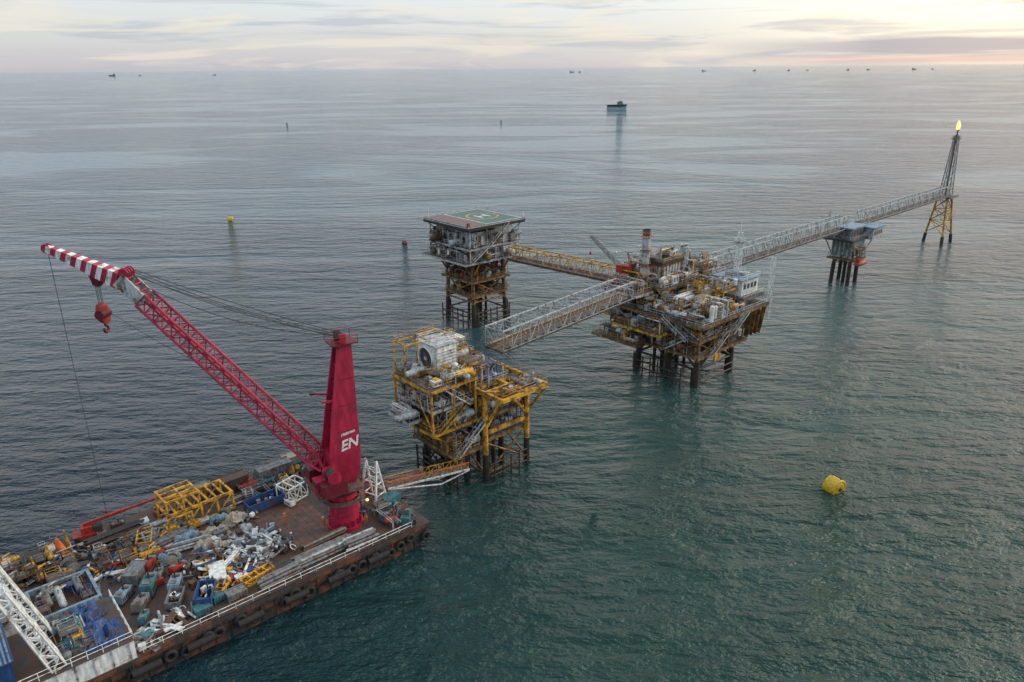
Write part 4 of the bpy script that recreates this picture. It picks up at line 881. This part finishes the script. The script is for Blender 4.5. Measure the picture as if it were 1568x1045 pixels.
mb=MB(); mb.bx(-2.2,2.2,-1.1,1.1,1.0,1.12,WHT); [mb.bx(x-.08,x+.08,y-.08,y+.08,0,1,GRY) for x in(-2,2) for y in(-.9,.9)]; put(mb,'white_panel_table',-29.8,8.6,rad(75))
frame(-25.8,4.6,4.6,1.3,.9,YEL,rad(10),n=4,r=.12,name='yellow_steel_frame'); frame(-30.5,5.2,2.6,1.2,.9,YEL,rad(40),n=3,r=.1,name='yellow_steel_frame'); frame(-35,23.5,4,2,1.5,YEL,rad(70),n=3,r=.11,name='yellow_steel_frame')
tarp(-45.4,3.0,4.4,4.4,2.0,BLU,0,6.32); tarp(-46.2,7.8,3.8,3.0,1.6,BLU,rad(20),6.32)
mb=MB()
for i in range(4): mb.torus((0,0,.15+.18*i),(0,0,1),.9-.05*i,.1,TAN,18,6)
put(mb,'rope_coil',-48.5,16.8,0,4.9)
def litter(x,y,a,b_,z,n,pal,seed,name='deck_equipment'):
    mb=MB(); clutter(mb,random.Random(seed),-a/2,a/2,-b_/2,b_/2,0,1.6,n,pal); put(mb,name,x,y,0,z)
litter(-47.2,15.6,5.6,5.4,4.9,16,[GRY,LGR,BLU,RUS],1); litter(-48.6,5.4,3.5,8,6.32,22,[GRY,YEL,LGR,BLU,TEA],2); litter(-49,26,10,10,DZ,40,[GRY,DRK,RUS,LGR,YEL],3); litter(-38,24,8,10,DZ,26,[GRY,DRK,RUS,LGR,YEL],4); litter(-5,22,8,16,DZ,40,[GRY,DRK,RUS,TEA,RED],5); litter(-15,25.5,8,8,DZ,22,[GRY,DRK,TEA,LGR,RED],6); litter(-3.5,6,5,9,DZ,22,[GRY,TEA,RUS,LGR,RED],7); litter(-62,26,16,12,DZ,40,[GRY,DRK,RUS,LGR],8)
for i in range(26): drum(R.choice([-34,-31,-43.3,-7,-3])+R.uniform(-1,1),R.uniform(2.2,30) if i%2 else R.uniform(22,31),R.choice([BLU,RED,GRY,TEA,LGR]))
for x,y,r_ in((-31.4,7,.8),(-30,6,.7),(-18.4,25,.9),(-33.5,16.0,.8),(-7.8,25.3,.9)): spool(x,y,r_,.9,R.choice([TAN,LGR,GRY]),R.random()*3)
winch(-2.6,2.8,rad(40),TEA); winch(-3,13.4,rad(0),RED); winch(-2.8,26,0,GRY); winch(-6.5,20.5,rad(20),DRK); genset(-2,5.2,rad(90),LGR,.6,'welding_machine'); winch(-45,23,rad(10),GRY); genset(-5.8,15.8,rad(60),BLU,.9)
container(-4.6,18.3,3,2.2,2.2,GRY,rz=rad(10)); genset(-14.2,19,rad(100),WHT,.7,'welding_machine'); genset(-7.5,13.4,rad(0),DRK,1)
for i in range(40):
    genset(R.uniform(-41,-20),R.uniform(19,31),R.random()*3,R.choice([GRY,DRK,RUS,LGR,TEA,RED]),R.uniform(.35,.65),'pump_unit') if i%2 else container(R.uniform(-41,-26),R.uniform(3,31),R.uniform(1.0,2.0),R.uniform(.8,1.3),R.uniform(.6,1.2),R.choice([GRY,LGR,RUS,BLU,TAN,RED,TEA,YEL,WHT]),rz=R.choice([0,1.57])+R.uniform(-.15,.15),name='steel_crate')
mb=MB(); mb.bx(-2.0,2.0,-1.1,1.1,.5,1.1,RED); mb.bx(-.8,.8,-.8,.8,1.12,2.2,RED); mb.bx(1.0,2.0,-.9,.9,1.12,2.1,DRK)
for x in(-1.5,1.5):
    for y in(-1.1,1.1): mb.cyl((x,y-.2,.5),(x,y+.2,.5),.5,RUB,14)
mb.beam((-.4,0,2.4),(5.4,0,3.2),.5,.5,RED); mb.beam((5.4,0,3.2),(11.5,0,4.0),.35,.35,RED); mb.cyl((11.4,0,3.9),(11.4,0,2.6),.04,CAB,4); mb.box((11.4,0,2.4),(.3,.3,.5),RED)
put(mb,'mobile_crane',-41.0,31,rad(-12))
mb=MB(); mb.cyl((0,0,0),(0,0,.4),.9,ORA,12); mb.cyl((0,0,.4),(-.2,0,2.6),.8,ORA,12,.15); mb.cyl((1.2,0,0),(.9,.2,3.4),.35,YEL,10,.1); mb.box((-1.1,0,.8),(1,.8,1.6),WHT); put(mb,'marker_buoy',-45,29.5)
mb=MB()
for y in(-1.5,1.5):
    mb.cyl((-1.5,y,0),(0,y*.7,8),.2,WHT,8); mb.cyl((1.5,y,0),(0,y*.7,8),.2,WHT,8)
    for t in(.25,.5,.75): mb.cyl((-1.5*(1-t),y*(1-.3*t),8*t),(1.5*(1-t),y*(1-.3*t),8*t),.12,WHT,6)
for t in(.3,.55,.8,1): 
    for s_ in(-1,1): mb.cyl((s_*1.5*(1-t),-1.5*(1-.3*t),8*t),(s_*1.5*(1-t),1.5*(1-.3*t),8*t),.12,WHT,6)
mb.cyl((1.5*.7,-1.35,2.4),(1.5*.45,1.25,4.4),.08,WHT,6); mb.cyl((1.5*.45,-1.25,4.4),(.3,1.1,6.4),.08,WHT,6); mb.bx(-1.9,1.9,-1.9,1.9,0,.12,GRY)
put(mb,'white_a_frame',-3.6,10.3,rad(20))
# gangway
e=empty('gangway',(-19.6,107.0,5.2),math.atan2(5.5,11.5)); mb=MB(); Lg=13.0
mb.bx(-1.5,Lg,-.8,.8,0,.08,GRT)
for y in(-.85,.85):
    mb.beam((-1.5,y,-.05),(Lg,y,-.05),.18,.3,WHT if y<0 else YEL); mb.beam((-1.5,y,1.3),(Lg,y,1.3),.1,.1,ORA if y<0 else YEL)
    for i in range(12): mb.cyl((-1.5+i*1.3,y,0),(-1.5+i*1.3,y,1.3),.06,ORA if i<5 else YEL,5); 
    for i in range(11): mb.cyl((-1.5+i*1.3,y,0),(-.2+i*1.3,y,1.3),.05,ORA if i<5 else YEL,5)
for y in(-.85,.85): mb.cyl((-1,y,-.2),(Lg*.6,y,-1.6),.12,WHT,6); mb.cyl((Lg*.6,y,-1.6),(Lg,y,-.2),.12,WHT,6)
mb.done('walkway',e)
for lx,ly in((-10.5,13.4),(-6.5,7.2)):
    mb=MB(); mb.cyl((0,0,0),(0,0,3.2),.07,GRY,6); mb.box((0,0,3.3),(.3,.25,.2),LMP); put(mb,'deck_lamp',lx,ly)

# ------------------------------------------------------------------ workers
def worker(p,rz,col,hel,arm=0.3,step=.15):
    J=[(0,0,.95),(0,0,1.2),(0,.02,1.42),(0,.02,1.52),(0,.03,1.62),(0,.03,1.74),
       (.19,0,1.40),(.25,.05+arm*.3,1.13),(.22,.15+arm,.95),(-.19,0,1.40),(-.26,.02,1.12),(-.25,.12,.88),
       (.1,0,.9),(.12,step*.6,.5),(.12,step*.5,.07),(.12,step*.5+.16,.05),(-.1,0,.9),(-.12,-step*.2,.5),(-.12,-step,.07),(-.12,-step+.16,.05)]
    E=[(0,1),(1,2),(2,3),(3,4),(4,5),(2,6),(6,7),(7,8),(2,9),(9,10),(10,11),(0,12),(12,13),(13,14),(14,15),(0,16),(16,17),(17,18),(18,19)]
    Rr=[.15,.15,.16,.065,.09,.085,.075,.055,.04,.075,.055,.04,.1,.075,.055,.05,.1,.075,.055,.05]
    e=empty('worker',p,rz); me=bpy.data.meshes.new('body'); me.from_pydata(J,E,[]); me.materials.append(col); o=bpy.data.objects.new('body',me); COL.objects.link(o); o.parent=e
    md=o.modifiers.new('s','SKIN')
    for i,v in enumerate(me.skin_vertices[0].data): v.radius=(Rr[i],Rr[i]*.85)
    me.skin_vertices[0].data[0].use_root=True
    ss=o.modifiers.new('u','SUBSURF'); ss.levels=1; ss.render_levels=1
    mb=MB(); sph(mb,(0,.03,1.68),.115,SKI,1.15); sph(mb,(0,.02,1.76),.145,hel,.8); mb.cyl((0,.06,1.74),(0,.06,1.755),.18,hel,12); mb.box((0,.0,1.28),(.36,.3,.1),YEL)
    mb.done('head_and_helmet',e)
for x,y,rz,c,h_ in((-13,9.5,1,ORA,WHT),(-17,14.5,2.5,ORA,YEL),(-40.2,24.5,4,ORA,WHT),(-42,25.6,.5,BLU,YEL),(-29.5,5.6,5,ORA,WHT),(-18.5,9,2,BLU,WHT),(-7.6,6,3,ORA,RED)):
    worker(BW(x,y,DZ+(.1 if -20.4<x<-11.7 and y>8 else 0)),rz,c,h_)

# ------------------------------------------------------------------ buoys, ships
def buoy(name,x,y,r,mat,rz=0):
    e=empty(name,(x,y,.35*r),rz); mb=MB()
    mb.cyl((-r*.6,0,0),(r*.6,0,0),r*.98,mat,32); 
    for s_ in(-1,1):
        mb.torus((s_*r*.6,0,0),(1,0,0),r*.88,r*.12,mat,32,8); mb.cyl((s_*r*.6,0,0),(s_*r*.74,0,0),r*.85,mat,32,r*.55)
        mb.cyl((s_*r*.72,0,0),(s_*r*.82,0,0),r*.2,DRK,14); mb.torus((s_*r*.9,0,0),(0,1,0),r*.16,r*.04,DRK,12,5)
    mb.cyl((-r*.5,r*.2,r*.9),(-r*.5,r*.2,r*1.15),.05*r,DRK,6); mb.cyl((r*.5,r*.2,r*.9),(r*.5,r*.2,r*1.15),.05*r,DRK,6); mb.cyl((-r*.5,r*.2,r*1.15),(r*.5,r*.2,r*1.15),.05*r,DRK,6)
    mb.done('float',e)
YB=paint('buoy_yellow',(.66,.42,.02),rough=.5,rust=.4,scale=1.2,rustcol=(.42,.22,.02))
buoy('mooring_buoy',56.3,112.7,1.7,YB,rz=rad(-62)); buoy('mooring_buoy',-138.5,363.8,1.6,YB,rz=rad(10)); buoy('mooring_buoy',-45.2,308.7,1.1,DCR,rz=rad(30)); buoy('mooring_buoy',-304,1048,1.0,DRK,rz=0); buoy('mooring_buoy',-12.7,1067,1.0,DRK,rz=0)
def ship(name,x,y,rz,s,hull,sup,kind=0,zs_=1.0):
    e=empty(name,(x,y,0),rz); e.scale=(s,s,s*zs_); mb=MB(); st=[(-16,3.2,3.0),(-14,4.2,3.0),(8,4.2,3.4),(13,2.6,4.2),(17,.2,5.0)]
    rings=[]
    for X,hw,z in st: rings.append([(X,-hw,z),(X,hw,z),(X-(1.5 if X>10 else 0),hw*.75,-.6),(X-(1.5 if X>10 else 0),-hw*.75,-.6)])
    mb.loft(rings,hull); mb.beam((-16,-4.1,3.2),(8,-4.1,3.6),.2,.5,hull); mb.beam((-16,4.1,3.2),(8,4.1,3.6),.2,.5,hull)
    if kind==0: a,b_=1,10
    else: a,b_=-15,-8
    mb.bx(a,b_,-3.4,3.4,3.2,6.4,sup); mb.bx(a+1.5,b_-1,-2.8,2.8,6.42,9,sup); mb.bx(a+2.4,b_-1.6,-2.4,2.4,9.02,11.2,sup); mb.bx(b_-1.58,b_-1.52,-2.2,2.2,9.8,10.7,DRK); mb.bx(a+2.6,b_-1.8,-2.44,-2.41,9.8,10.7,DRK)
    mb.cyl((a+3.6,0,11.2),(a+3.6,0,16),.2,sup,6); mb.cyl((a+.5,1.8,6.4),(a+.5,1.8,10),.6,DRK,8); mb.cyl((a+.5,-1.8,6.4),(a+.5,-1.8,10),.6,DRK,8)
    if kind: 
        for k in(-2,4,10): mb.cyl((k,0,3),(k,0,11),.25,sup,6); mb.bx(k-1.6,k+1.6,-3,3,3.2,4.6,hull)
    mb.done('vessel',e)
SG=paint('ship_green',(.04,.08,.08),rust=.1); SH=paint('ship_haze_grey',(.15,.18,.23),rust=0)
SW=paint('ship_superstructure',(.16,.22,.22),rust=.1)
ship('supply_vessel',200,1452,rad(4),1.15,SG,SW,0,.72)
for u,kk,s in((247,1,2.8),(285,0,1.2),(385,1,1.4),(868,1,1.9),(878,0,1.3),(1046,1,1.8),(1114,0,1.5),(1160,0,1.4),(1186,1,1.1),(1240,0,1.5),(1268,1,1.4),(1330,1,1.9),(1355,0,1.1),(1505,1,2.8)):
    Y=11000.
    ship('cargo_ship',(u-784)/1132*Y*1.066,Y,rad(180 if u%2 else 4),s,SH,SH,kk)
WK=bpy.data.materials.new('wake_foam'); N,L=nt(WK); N['Principled BSDF'].inputs['Base Color'].default_value=(.42,.48,.52,1); N['Principled BSDF'].inputs['Roughness'].default_value=.35
mb=MB(); rr=random.Random(2); pts=[(186-i*11,1454+i*1.2,max(.8,4.2-i*.08)*rr.uniform(.6,1.3)) for i in range(38)]
mb.add([(x,y-w_,.05) for x,y,w_ in pts]+[(x,y+w_,.05) for x,y,w_ in pts],[(i,i+1,39+i-0,38+i) for i in range(37)],WK); mb.done('wake_foam')
mb=MB()
for a,b_ in((BW(0,2,3.2),Vector((14,106,0))),(BW(0,4,3.2),Vector((2,92,-.2)))):
    mb.path([a.lerp(b_,i/10)-Vector((0,0,1.2*4*(i/10)*(1-i/10)*.5)) for i in range(11)],.03,CAB,4)
mb.done('mooring_line')

# ------------------------------------------------------------------ camera
cam=bpy.data.cameras.new('camera'); cam.lens=26; cam.sensor_width=36; cam.clip_start=1; cam.clip_end=600000
co=bpy.data.objects.new('camera',cam); COL.objects.link(co)
co.matrix_world=Matrix.Translation((0,0,70))@Matrix.Rotation(rad(90-20.3),4,'X')@Matrix.Rotation(rad(-.47),4,'Z')
sc.camera=co
